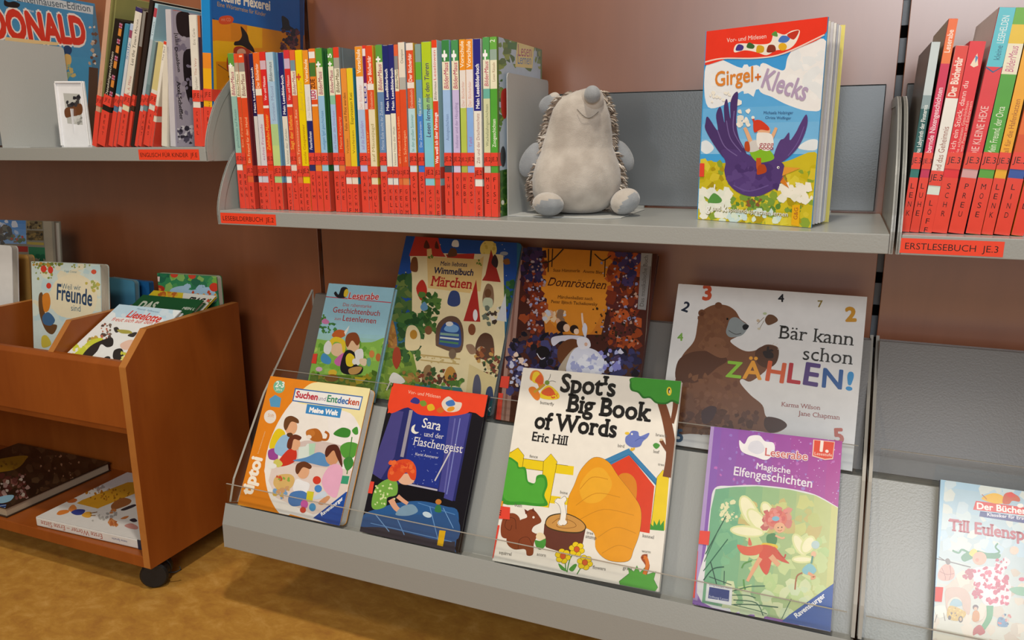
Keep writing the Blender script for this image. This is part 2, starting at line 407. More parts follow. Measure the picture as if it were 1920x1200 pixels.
# ================================================================== SHELVES
def sticker(parent, x0, x1, z0, z1, Y, text, tx0, tx1, tz, name='shelf_label', tcol='2a1612'):
    """flat red sign on a front face that looks along -Y"""
    mw = frame((x0, Y, z0), (1, 0, 0), (0, 0, 1), (0, -1, 0))
    a = Art((0, 0, x1-x0, z1-z0), lambda x, y: (x, y), lambda u, v, hh: (u, v, hh), rough=.35)
    W, H = x1-x0, z1-z0
    a.run([('p', 'f4482a', [(0, 0), (W, 0), (W, H), (0, H)]), ('t', tcol, text, (tx0*W, tz*H), (tx1*W, tz*H))])
    return a.build(name, parent, mw)
ENDC = [(-.277, -.0225), (-.277, .003), (-.268, .032), (-.2505, .066), (-.230, .091), (-.2, .118), (-.165, .143), (-.13, .156), (-.1, .16), (-.004, .16), (-.004, -.0225)]
def wall_shelf(x0, x1, z, label, plate=True, sign=None):
    r = empty('wall_shelf', (x0, -.277, z-.0225), label, 'shelf', 'grey metal shelves on the wall')
    MB().box((x0+.003, -.2765, z-.002), (x1-.003, -.006, z)).box((x0+.003, -.277, z-.0228), (x1-.003, -.2745, z)).box((x0+.003, -.2745, z-.0228), (x1-.003, -.262, z-.0208)).build('shelf_board', GREY, r, bevel=.0012, mw=M())
    for xa, xb, xi in ((x0-.001, x0+.0012, x0+.002), (x1-.0012, x1+.001, x1-.002)):
        mb = MB().prism([(y, z+d) for y, d in catmull(ENDC[:10], False, 3)+[ENDC[10]]], xa, xb, 'x')
        o = mb.build('end_plate', ENDG, r, bevel=.0006, mw=M())
        rim = [(y, z+d) for y, d in catmull(ENDC[:10], False, 3)]
        m2 = MB(); 
        for i in range(len(rim)-1):
            (ya, za), (yb, zb) = rim[i], rim[i+1]; 
            def inn(p): 
                c = V((-.06, z-.0)); d = (c-V(p)).normalized(); return (p[0]+d.x*.013, p[1]+d.y*.013)
            m2.prism([(ya, za), (yb, zb), inn((yb, zb)), inn((ya, za))], min(xa, xi)-.0006, max(xb, xi)+.0006, 'x')
        m2.build('rim', GREY, o, mw=M())
    if plate:
        MB().box((x0+.008, -.0125, z+.0035), (x1-.012, -.0095, z+.181)).box((x0+.008, -.0125, z+.1785), (x1-.012, -.002, z+.181)).box((x1-.014, -.0125, z+.0035), (x1-.012, -.002, z+.181)).build('back_plate', DGREY_G, r, bevel=.0008, mw=M())
        for k in range(7):
            xx = x0+.06+k*.14; MB().box((xx, -.0165, z+.0001), (xx+.02, -.0095, z+.0035)).build('clip', GREY, r, mw=M())
    if sign:
        X0, X1, txt, a, b = sign
        sticker(r, X0, X1, z-.0205, z-.0035, -.2772, txt, a, b, .27)
    return r
wall_shelf(.006, .996, .2056, 'grey metal shelf holding the picture readers, the plush hedgehog and the bird book', True, (.0108, .1222, 'LESEBILDERBUCH  JE.2', .04, .96))
wall_shelf(-.994, -.006, .306, 'higher grey metal shelf at the left with the English books', True, (-.154, -.022, 'ENGLISCH FÜR KINDER  JF.E', .03, .97))
wall_shelf(1.0022, 1.994, .2056, 'grey metal shelf at the right with the leaning red-labelled books', True, (1.0045, 1.106, 'ERSTLESEBUCH  JE.3', .05, .95))

wall_shelf(.006, .996, .84, 'empty grey metal shelf added unseen above the picture readers to shade the ceiling lamp', False)  # unseen shelf, added to cut off the ceiling lamp's light below
wall_shelf(1.0022, 1.994, .84, 'empty grey metal shelf added unseen above the leaning books to shade the ceiling lamp', False)  # second unseen shelf, added to shade the right bay from the ceiling lamp

def tray(x0, x1, label, inset=.004):
    r = empty('display_tray', (x0, -.336, -.37), label, 'display tray', 'tilted display trays under the shelves')
    T = .0022; Yt = -.0775
    prof = [(-.155, -.133), (-.1885, -.133), (-.192, -.127), (-.2925, -.303), (-.3195, -.303), (-.3235, -.2895), (-.3352, -.3232), (-.336, -.366), (-.31, -.371), (-.2, -.371)]
    # sheet: offset inner line
    def offs(p, d):
        out = []
        for i in range(len(p)):
            a, b = V(p[max(i-1, 0)]), V(p[min(i+1, len(p)-1)]); t = (b-a).normalized(); out.append((p[i][0]-t.y*d, p[i][1]+t.x*d))
        return out
    back = [(-.153, -.1355), (-.1875, -.1355), (-.1905, -.1305), (-.2905, -.3055), (-.318, -.3055), (-.332, -.3235), (-.333, -.3635), (-.31, -.3688), (-.2, -.3688)]
    poly = prof+list(reversed(back))
    MB().prism([(Yt, .033), (-.1582, -.1328), (-.1562, -.1352), (Yt+.003, .03), (Yt+.012, .03), (Yt+.012, .033)], x0+inset, x1-.004, 'x').build('back_plate', DGREY_T, r, bevel=.0008, mw=M())
    MB().prism(poly, x0+.004, x1-.004, 'x').build('tray_body', GREY, r, bevel=.001, mw=M())
    for xa in (x0+.0015, x1-.004):
        MB().prism([(-.3235, -.2895), (-.3352, -.3232), (-.336, -.366), (-.31, -.371), (-.2, -.371), (-.2, -.31), (-.29, -.306)], xa, xa+.0025, 'x').build('end_cap', GREY, r, mw=M())
    side = [(-.05, .034), (-.208, -.127), (-.3, -.254), (-.3135, -.292), (-.295, -.3), (-.19, -.135), (-.05, -.135)]
    for xa, xb in ((x0+.0002, x0+.0045), (x1-.0045, x1-.0002)):
        o = MB().prism(side, xa, xb, 'x', 1, 0).build('side_panel', [acrylic(), ACE], r, mw=M())
    MB().box((x0+.012, -.1895, -.127), (x1-.012, -.1875, -.0865)).build('book_stop', acrylic(), r, mw=M())
    MB().box((x0+.012, -.1896, -.0867), (x1-.012, -.1874, -.0861)).build('stop_edge', ACE, r, mw=M())
    MB().box((x0+.006, -.3228, -.2885), (x1-.012, -.3208, -.2535)).build('book_stop', acrylic(), r, mw=M())
    MB().box((x0+.006, -.3229, -.2537), (x1-.012, -.3207, -.2532)).build('stop_edge', ACE, r, mw=M())
    return r
tray(.006, .9984, 'grey two-step display tray with clear ends, holding eight picture books below the middle shelf', .03)
tray(1.0016, 1.994, 'grey two-step display tray at the right, holding the book with the jester in checked clothes')

# ------------------------------------------------------------------ bookends
def bookend(x, y0, y1, z, h, bx, label, thick=.0012):
    r = empty('bookend', (x, y0, z), label, 'bookend', 'grey metal bookends')
    rc = .006; p = [(y0, z), (y1, z), (y1, z+h-rc), (y1-rc*.3, z+h-rc*.3), (y1-rc, z+h), (y0+rc, z+h), (y0+rc*.3, z+h-rc*.3), (y0, z+h-rc)]
    MB().prism(p, x, x+thick, 'x').build('upright_plate', metal('bookend_grey', 'b9bbb8', .42, .3), r, bevel=.0003, mw=M())
    q = [(x, y0), (bx-.02, y0+.002), (bx, y0+.02), (bx, y1-.006), (bx-.012, y1), (x, y1)]
    MB().prism(q, z+.0003, z+.0013, 'z').build('base_plate', metal('bookend_grey', 'b9bbb8', .42, .3), r, mw=M())
    return r
bookend(.4925, -.217, -.05, .2056, .2, .657, 'grey metal bookend between the book row and the plush hedgehog')
bookend(-.4985, -.272, -.12, .306, .192, -.452, 'grey metal bookend in front of the large blue comic on the left shelf')

# ================================================================== ROWS OF SPINES
INK = '2b1a18'
def spine_labels(root, t, style, code, je='JE.2', patch=None, wrap=.022, sz=1.0):
    """two red stickers: the upper one with the shelf mark, the lower one with four stacked letters"""
    lo, j0, j1 = {'a': (.0626, .0722, .0905), 'b': (.0434, .0537, .0703), 'c': (.0666, .0666, .0666)}[style]
    place = lambda u, v, hh: (-hh-.0006, v, u-t)
    def mk(items, v0, v1):
        a = Art((0, v0, t, v1), lambda x, y: (x, y), place, rough=.2); a.run(items)
        c = a.mi(RED)
        if wrap: a.mb.add([(0, v0, .0002), (wrap, v0, .0002), (wrap, v1, .0002), (0, v1, .0002)], [(0, 1, 2, 3)], c)
        a.mb.add([(-.0002, v0, .0002), (0, v0, .0002), (0, v1, .0002), (-.0002, v1, .0002)], [(0, 1, 2, 3)], c)
        return a.build('spine_label', root, root.matrix_world)
    full = lambda v0, v1, c=RED: ('p', c, [(0, v0), (t, v0), (t, v1), (0, v1)])
    it = [full(0, lo)]
    ch = .0062*sz; st = .0103*sz; top = lo-.0125
    for i, c in enumerate(code):
        wc = {'I': .0008, 'M': .0046, 'W': .0050}.get(c, .0036)*sz
        _, _, g0, g1 = glyphs(c)
        x = t/2-wc/2; it.append(('t', INK, c, (x, top-i*st), (x+wc, top-i*st), {'hs': ch/(.70*wc/max(g1-g0, .01))}))
    mk(it, .0004, lo)
    if j1 > j0:
        tw = min(.0125, t*1.0)*sz; hm = (j0+j1)/2-.0026
        mk([full(j0, j1), ('t', INK, je, (t/2-tw/2, hm), (t/2+tw/2, hm), {'hs': 1.15 if tw > .009 else 1.5})], j0, j1)
    return lo, j0
def vtext(txt, col, x, v0, v1, opts=None):
    return ('t', col, txt, (x, v0), (x, v1), opts or {})
def row(Y, z0, A, rows, deepen, zbot, group):
    ax, ay, asc = A
    for (x0, x1, yt, code, style, bands, texts, patch, cov, lab) in rows:
        pxl, pxr = ax+x0/asc, ax+x1/asc
        ym = ay+600/asc
        a, b = onY(pxl, ym, Y), onY(pxr, ym, Y)
        top = onY((pxl+pxr)/2, ay+yt/asc, Y).z
        t = b.x-a.x-.0002; h = top-z0
        mw = frame((b.x-.0001, Y, z0), (0, 1, 0), (0, 0, 1), (1, 0, 0))
        hard = t > .0095
        dep = deepen+random.uniform(-.012, .01)
        r = book('reader_book' if hard else 'slim_reader_book', lab, group, mw, dep, h, t, cov, bands[-1][1], style='hard' if hard else 'paper')
        cy = (ay+yt/asc)
        V_ = lambda y: (onY((pxl+pxr)/2, ay+y/asc, Y).z-z0)
        it = []; y = yt; lv = h-.0003
        for ye, col in bands:
            v1 = max(V_(ye), .0005); it.append(('p', col, [(0, lv), (t, lv), (t, v1), (0, v1)])); lv = v1
        for tx in texts:
            txt, col, ya, yb = tx[:4]; o = dict(tx[4]) if len(tx) > 4 else {}
            xf = o.pop('x', .72); hs = o.pop('hf', None)
            L = V_(ya)-V_(yb)
            if hs is None: hs = .5
            _, _, gx0, gx1 = glyphs(txt, o.get('bold', 0), False, o.get('shear', 0)); o['hs'] = max(.35, min(1.9, hs*t/(.72*L/max(gx1-gx0, .01))))
            it.append(('t', col, txt, (t*xf, V_(yb)), (t*xf, V_(ya)), o))
        if style in 'ab' and patch:
            lo, p1 = (.0626, .0722) if style == 'a' else (.0434, .0537)
            it.append(('p', patch, [(0, lo), (t, lo), (t, p1), (0, p1)]))
        direct_art(r, (0.0002, .0002, t-.0002, h-.0002), it, 'spine_print', 'spine', t)
        spine_labels(r, t, style, code, 'JE.3' if code in ('SCHE', 'FISC') else 'JE.2')
B = lambda **k: dict(k)
GR, CR = '66a03f', 'efe9cd'
SA = (400, 60, 3.243); SB = (660, 60, 3.243)
bm_ = lambda a, b, c='a8476a': ('BilderMaus', c, a, b, B(hf=.62, bold=.01, shear=.2, x=.8))
star = lambda a, b: ('+', 'ffffff', a, b, B(hf=.9, bold=.05, x=.8))
mlb = lambda a, b: ('Mein LeseBilderbuch', 'ffffff', a, b, B(hf=.5, bold=.02, x=.76))
NAVY = '26266e'
rowA = [
 (125, 160, 127, 'BENN', 'a', [(208, GR), (390, CR), (1075, '9cc3b8')], [star(190, 215), bm_(240, 385), ('geschichten auf Reisen', '5d8d8c', 470, 705, B(hf=.45))], 'f2efe8', '7fa89c', 'green-topped mint spine lettered BENN, leftmost of the reader row'),
 (161, 184, 129, 'BENN', 'a', [(185, 'e8552c'), (240, 'b9a391'), (395, CR), (1075, 'e4502a')], [bm_(255, 390, '7a6a30'), ('Ein Freund', 'f3b07e', 520, 700, B(hf=.5))], None, 'c96a2e', 'slim orange spine with a cream band, second from the left of the reader row'),
 (185, 222, 129, 'BENN', 'b', [(185, 'ea532a'), (240, '9f978f'), (400, CR), (1075, 'e84f26')], [('1', 'ffd9b0', 140, 150, B(hf=.5)), bm_(255, 390, '8c5a55'), ('Ein Freund für den Hund', 'ffd0a0', 520, 795, B(hf=.42))], 'e86a38', '7c2f35', 'orange spine with a cream band beside the gap, its front cover dark red'),
 (252, 275, 128, 'BEBE', 'b', [(512, '2a1f52'), (1075, 'd9d6d2')], [mlb(215, 490)], 'd8dbe6', '2f2a4c', 'thin dark violet spine right of the first gap in the reader row'),
 (275, 313, 122, 'DAHL', 'b', [(345, 'ee6a24'), (385, 'f4ead8'), (500, 'e85a24'), (1075, 'dcdbe0')], [('Der Bücherbär', 'ffe7cf', 190, 340, B(hf=.5, bold=.01)), ('echte Freunde', 'b86a9a', 560, 780, B(hf=.4))], 'd5d0dc', 'f08a2a', 'orange and grey-white spine lettered DAHL'),
 (314, 349, 118, 'ETZ', 'a', [(172, 'e23427'), (226, 'd9b9c4'), (447, 'e02c2a'), (463, 'f4ece4'), (1075, 'e8401f')], [('Vor- und Mitlesen', 'ffffff', 268, 415, B(hf=.45)), ('Zahlhahn-Monster', 'ffb13c', 500, 720, B(hf=.55, bold=.01, shear=.2))], None, 'd23127', 'red spine with a white bar lettered ETZ'),
 (351, 396, 120, 'FARB', 'b', [(170, 'b6d3e6'), (300, 'c9d9de'), (560, 'aacbe6'), (690, 'b8d692'), (1075, 'c6dd8c')], [('Bildermaus', '3d4a52', 180, 300, B(hf=.45, shear=.2)), ('Sonnen Mond', '8f9dc0', 330, 540, B(hf=.4))], 'b8d58d', '7fb0cf', 'pale blue and green spine lettered FARB before the second gap'),
 (424, 456, 122, 'VOGE', 'b', [(512, NAVY), (1075, 'e6e2d4')], [mlb(262, 500), ('kleinste der Zahlen', '8d8d84', 590, 800, B(hf=.42))], 'f1f1ec', '4c87a8', 'navy and cream spine lettered VOGE right of the blue-green gap'),
 (458, 493, 107, 'HOLZ', 'a', [(160, 'dd3a41'), (222, 'cbb4cf'), (440, 'dd3330'), (455, 'f5efe8'), (1075, 'e24a2c')], [('Vor- und Mitlesen', 'ffe4dc', 262, 415, B(hf=.45)), ('Sagt der Elefant', 'ffb648', 505, 715, B(hf=.58, bold=.01))], 'f0dccf', 'd0422b', 'red spine with a white bar lettered HOLZ'),
 (494, 525, 107, 'GERN', 'b', [(170, 'e86a3c'), (235, '7d97a4'), (385, CR), (1075, 'e9623a')], [bm_(240, 380), ('ein Tyrannosaurus Rex', 'ffc79c', 470, 800, B(hf=.45))], 'e7704e', 'd9552d', 'orange spine with a picture band lettered GERN'),
 (527, 568, 107, 'GREG', 'b', [(1075, 'f2d40c')], [('+', 'd8552b', 255, 290, B(hf=.8, bold=.06)), ('Super Lese', 'd9b93a', 300, 480, B(hf=.5, shear=.3)), ('coole Gespenster', 'b0751c', 560, 800, B(hf=.42))], 'f2d30c', 'e9c81a', 'plain bright yellow spine lettered GREG'),
 (571, 606, 107, 'GRIM', 'a', [(318, 'f0982c'), (540, 'eae6e2'), (1075, NAVY)], [('Vorschule', 'fff0d4', 165, 305, B(hf=.55, bold=.02)), ('Der Bücherbär', 'c8c2bf', 390, 520, B(hf=.42)), ('Feuerbohnen', 'e4e4ee', 605, 715, B(hf=.5, bold=.02, shear=.2))], '33366d', '3c3a78', 'orange, white and navy spine lettered GRIM'),
 (608, 645, 99, 'HORN', 'a', [(118, 'ef7a2c'), (158, 'f2efe9'), (185, 'ef7f30'), (270, '4d7a36'), (350, 'e9892f'), (410, 'ece0e2'), (440, 'e8531f'), (452, 'f3ece2'), (1075, 'f08c23')], [('ZUE', '6d3510', 285, 345, B(hf=.7, bold=.03)), ('LEO', 'c23a5b', 355, 405, B(hf=.8, bold=.04))], 'ee8f3b', 'ee8a26', 'orange spine with stacked picture boxes lettered HORN'),
 (648, 688, 95, 'HEGE', 'a', [(212, '5d9e3c'), (388, CR), (1075, '9cc9ea')], [star(180, 212), bm_(240, 380), ('mutigen Igel geschichten', '4b86b8', 480, 715, B(hf=.45))], '9fd0e4', '2f6d3a', 'green, cream and sky-blue spine lettered HEGE beside a dark green cover'),
 (720, 753, 95, 'HEGE', 'a', [(208, '62a341'), (385, CR), (440, '8fc7a8'), (1075, 'a9c8ee')], [('5', 'ffffff', 130, 155, B(hf=.8, bold=.02)), star(180, 205), bm_(232, 370), ('die Feuer der Drachen', 'a18cc4', 480, 715, B(hf=.45))], 'e6dcea', '4e8a4a', 'green spine numbered 5 with a pale blue lower half lettered HEGE'),
 (754, 789, 90, 'HEGE', 'a', [(155, 'e6452a'), (220, 'a9a99a'), (380, CR), (1075, 'e8401c')], [bm_(225, 368, '6a5a3a'), ('Meine Kitaparty', 'f7b27d', 515, 710, B(hf=.45))], 'ea8147', '6f7f86', 'orange-red spine with a cream band lettered HEGE'),
 (792, 827, 220, 'LOHF', 'b', [(1075, 'f0983c')], [('Felix will Pilot werden', '4a2d18', 370, 600, B(hf=.5)), ('Vorlesen', '7d4d22', 650, 740, B(hf=.4))], 'f5e6de', 'e88a30', 'short orange spine lettered LOHF'),
 (828, 866, 218, 'SCHM', 'b', [(1075, 'f0d22a')], [('Eisprinzessin Kati', '3f3a1c', 370, 560, B(hf=.5)), ('Vorlesen', '857425', 600, 740, B(hf=.4))], 'f3e3cf', '2f7f9c', 'short yellow spine with a teal cover lettered SCHM'),
]
rowB = [
 (40, 84, 85, 'NAHR', 'a', [(270, 'f09a2e'), (472, 'efecec'), (1075, 'b4cdee')], [('Vorschule', 'fff2d8', 105, 250, B(hf=.55, bold=.02)), ('Der Bücherbär', 'e3b8b4', 320, 470, B(hf=.42)), ('auf die Zauberfahrt', '9a86cc', 540, 715, B(hf=.45))], 'c9c7ee', 'd8c6b0', 'orange, white and pale blue spine lettered NAHR'),
 (85, 104, 80, 'HAMM', 'a', [(100, 'e83b2f'), (145, 'f1e6e6'), (310, '74205f'), (345, 'eee0e6'), (470, 'e6d3dc'), (1075, 'e6501c')], [('LEO', '3a3f9a', 330, 430, B(hf=.8, bold=.03)), ('Hamster', 'ffae5a', 600, 800, B(hf=.6))], None, 'e0452a', 'thin red and purple spine lettered HAMM'),
 (105, 145, 80, 'DULL', 'b', [(315, 'ea4f26'), (352, 'f4ece2'), (470, 'e6552c'), (1075, 'efe3be')], [('Der Bücherbär', 'fff0e0', 145, 312, B(hf=.55, bold=.02)), ('Erstlesebücher', 'f6c3a2', 360, 465, B(hf=.4)), ('auf Mäusejagd', 'a79a5c', 560, 790, B(hf=.45))], 'efe2bd', 'd9b73a', 'orange and cream spine lettered DULL with a yellow and red checked cover'),
 (163, 204, 75, 'MOSE', 'a', [(182, '64a446'), (365, CR), (1075, '6d8fbb')], [star(150, 180), bm_(195, 355), ('Meine Eule sucht ihr Zuhause', 'c4d3e8', 425, 715, B(hf=.45))], 'b9c4cf', '4c5f86', 'green, cream and slate-blue spine lettered MOSE'),
 (205, 238, 80, 'KELL', 'b', [(502, '232c72'), (1075, 'f1edda')], [mlb(225, 478)], 'e6e6df', '2c3370', 'navy and cream spine with an orange spot lettered KELL'),
 (239, 271, 75, 'KELL', 'b', [(495, '2a2c78'), (1075, 'f0ecd6')], [mlb(220, 475), ('kleinste Hexe der Welt', '8b8a80', 575, 810, B(hf=.45))], 'e9e8e2', '32357a', 'navy and cream spine lettered KELL, right of its twin with the orange spot'),
 (272, 297, 75, 'FELD', 'b', [(145, 'e66a40'), (228, '8f8f8c'), (360, CR), (1075, 'ea5526')], [bm_(230, 345, '4a4436'), ('ein Freund fürs Leben', 'ffbe8e', 515, 800, B(hf=.5))], 'ea7040', 'e0532a', 'slim orange spine with a cream band lettered FELD'),
 (298, 338, 60, 'GEHM', 'b', [(275, 'ece4d2'), (350, 'b7b6ad'), (1075, 'e5532a')], [('Champion', '6a6152', 105, 190, B(hf=.4)), ('im Schweigen', 'ffc08e', 600, 790, B(hf=.42))], 'e6874c', '8f98a6', 'cream-topped tall spine with a sketch lettered GEHM'),
 (345, 388, 65, 'SCHM', 'a', [(110, 'f2e6de'), (305, 'e4552e'), (342, 'f4e6da'), (465, 'e25a34'), (1075, 'bfe2ea')], [('Der Bücherbär', 'fff0e4', 130, 300, B(hf=.5, bold=.02)), ('Erstlesebuch', 'f8c9b0', 350, 460, B(hf=.4)), ('In den großen Sommer', '5b9a92', 500, 725, B(hf=.42))], 'dfe8f2', 'd3a93c', 'orange-red and pale cyan spine lettered SCHM'),
 (398, 434, 72, 'SCHE', 'a', [(182, '8ba79f'), (290, '6cb53e'), (500, '6ba3c2'), (1075, '4a8adc')], [('Elsa und der', 'e8f2fa', 400, 510, B(hf=.45)), ('Der Zauberstern', 'cfe2fa', 545, 700, B(hf=.45))], '4678dd', '6a8f96', 'grey, green and blue spine lettered SCHE'),
 (437, 494, 58, 'SCHW', 'b', [(180, 'bcd52a'), (400, 'b5d23a'), (470, '9fd18a'), (1075, '86cfe4')], [('Lesen lernen mit den Tieren', '4c3a6c', 190, 640, B(hf=.5, bold=.01, shear=.15))], '8fd2e2', 'a9d04a', 'wide lime to cyan spine with a blue paw print lettered SCHW'),
 (497, 530, 48, 'RUDE', 'b', [(95, 'ec4a26'), (420, 'efe9e0'), (1075, 'e8492a')], [('Leselöwen', 'd9484a', 110, 290, B(hf=.5)), ('Bildermaus', '5a4a3a', 300, 412, B(hf=.5, shear=.2)), ('Was weiß ich über Fahrzeuge', 'ffffff', 490, 800, B(hf=.6, bold=.02))], 'e6553a', 'a9cdd2', 'red and white spine with white lettering, coded RUDE'),
 (557, 603, 47, 'THIL', 'a', [(180, '3f8a4a'), (352, CR), (1075, 'a6c8f2')], [star(115, 170), bm_(185, 345, 'b8486a'), ('Autogeschichten', '6b87b4', 500, 660, B(hf=.42))], '4a5158', '87b5d0', 'green, cream and sky-blue spine lettered THIL'),
 (614, 657, 47, 'VOR', 'a', [(175, '4f9a5c'), (352, CR), (1075, 'cfc2ea')], [star(115, 170), bm_(185, 345, 'b8486a'), ('Indianer und der Häuptling', '9485b4', 430, 705, B(hf=.42))], 'dcd2ee', '3f5a45', 'green, cream and lavender spine with a glossy bottom sticker'),
 (661, 698, 44, 'WEBE', 'a', [(232, 'f2992a'), (462, 'ece4dc'), (1075, 'bdd05a')], [('Vorschule', 'fff1d6', 55, 215, B(hf=.6, bold=.02)), ('Der Bücherbär', 'd9a294', 300, 452, B(hf=.45))], 'b6c154', 'e8a13a', 'orange, white and lime spine lettered WEBE'),
 (699, 741, 42, 'ZOSC', 'a', [(228, 'f3952a'), (460, 'efe6e2'), (1075, '8fb7f0')], [('Vorschule', 'fff1d6', 55, 215, B(hf=.6, bold=.02)), ('Der Bücherbär', 'e0a898', 300, 452, B(hf=.45)), ('Tafel', 'b078b4', 640, 700, B(hf=.45))], '9fb6ee', 'eee0d4', 'orange, white and sky-blue spine lettered ZOSC'),
 (743, 789, 40, 'VOGE', 'b', [(480, '2e2c86'), (1075, 'f0ece0')], [mlb(195, 465), ('Zilli und der Drachenschatz', 'a46a6a', 495, 800, B(hf=.45))], 'f0efe8', 'd8d6d2', 'tall navy and cream spine lettered VOGE with a worn white foot'),
 (801, 842, 30, 'MOSE', 'a', [(168, '58a35a'), (345, 'ecead2'), (405, '6fb8a8'), (1075, 'd9dcb0')], [star(112, 165), bm_(178, 330, 'c0506a'), ('Wackelzahngeschichten', '7d8668', 440, 695, B(hf=.45))], 'd7d2c6', '3c7a4c', 'green, cream and pale olive spine lettered MOSE'),
 (843, 886, 28, 'FISC', 'a', [(105, '6fb24a'), (170, '9ab0a2'), (345, 'eeeacb'), (1075, '57a93c')], [('2', 'f4fbe8', 45, 62, B(hf=.7)), ('Lesen Rätseln', '9c7a5c', 185, 300, B(hf=.4)), ('Zoogeschichten', 'f2f8e2', 530, 700, B(hf=.5, bold=.01))], '5aa63e', '5f7a35', 'green spine lettered FISC with a jungle cover, last of the reader row beside the bookend'),
]
GRP = 'picture readers in the middle shelf row'
row(-.24, .2058, SA, rowA, .172, 0, GRP)
row(-.24, .2058, SB, rowB, .172, 0, GRP)
# small red booklet at the very left, pushed further in
_a, _b = onY(428, 330, -.222), onY(435.5, 330, -.222)
_h = onY(432, 287, -.222).z-.2058
_r = book('slim_reader_book', 'small red booklet lettered KACL at the far left of the reader row, half hidden', GRP, frame((_b.x, -.222, .2058), (0, 1, 0), (0, 0, 1), (1, 0, 0)), .15, _h, _b.x-_a.x, 'd8402c', 'e03c28', style='paper')
spine_labels(_r, _b.x-_a.x, 'c', 'KACL', wrap=.01)
# front cover of the last book of the row
_l = [o for o in C.objects if o.get('label', '').startswith('green spine lettered FISC')][0]
_hh = .2453
cover_art(_l, .17, _hh, (930, 40, 3.077), [
 ('p', 'b9cbdc', [(-40, 0), (320, 0), (320, 1300), (-40, 1300)]),
 ('n', ['6f8f2f', '8aa03c', '55752a', '3f6a24', '94a548'], 60, (10, 80, 300, 300), (12, 34), 3),
 ('b', 'b9cbdc', [(40, 300), (80, 260), (78, 200), (110, 270), (130, 235), (200, 290), (245, 200), (235, 270), (300, 320), (300, 700), (20, 700)]),
 ('p', '3f7a33', [(68, 118), (122, 125), (120, 165), (66, 158)]),
 ('p', 'e6d28c', [(122, 115), (220, 138), (210, 272), (110, 262)]),
 ('t', 'a8486a', 'Lesen', (128, 200), (205, 206)), ('t', '4a7ab0', 'Lernen', (125, 245), (203, 250)),
 ('n', ['5f8a2a', '44701f', '7f9a3a'], 26, (0, 330, 40, 620), (8, 22), 4),
 ('b', 'c43a2c', [(28, 420), (45, 390), (60, 400), (60, 540), (45, 560), (30, 520)]),
 ('p', '3f6a2a', [(-20, 870), (120, 840), (120, 1300), (-20, 1300)]), ('n', ['5a7f2f', '2f5a22', '88a23a'], 30, (0, 870, 60, 1120), (8, 20), 5),
 ('e', 'eef0e2', 38, 1045, 9, 14), ('e', '3b3e42', 40, 780, 16, 60)], 'cover_print', rect=(.006, .0002, .168, _hh))

# ================================================================== COVERS IN THE DISPLAY TRAY
BACK0, FRONT0 = (0, -.183, -.127), (0, -.316, -.2915)
TB, TF = 26.0, 29.0
def px(crop, pts): return [(crop[0]+x/crop[2], crop[1]+y/crop[2]) for x, y in pts]
def sign_patch(root, w, h, crop, pts, strip=None):
    it = [('p', RED, pts)]
    if strip: it.append(('p', RED, strip))
    return cover_art(root, w, h, crop, it, 'label_sticker', base=.0014)
G = 'picture books on the display tray'
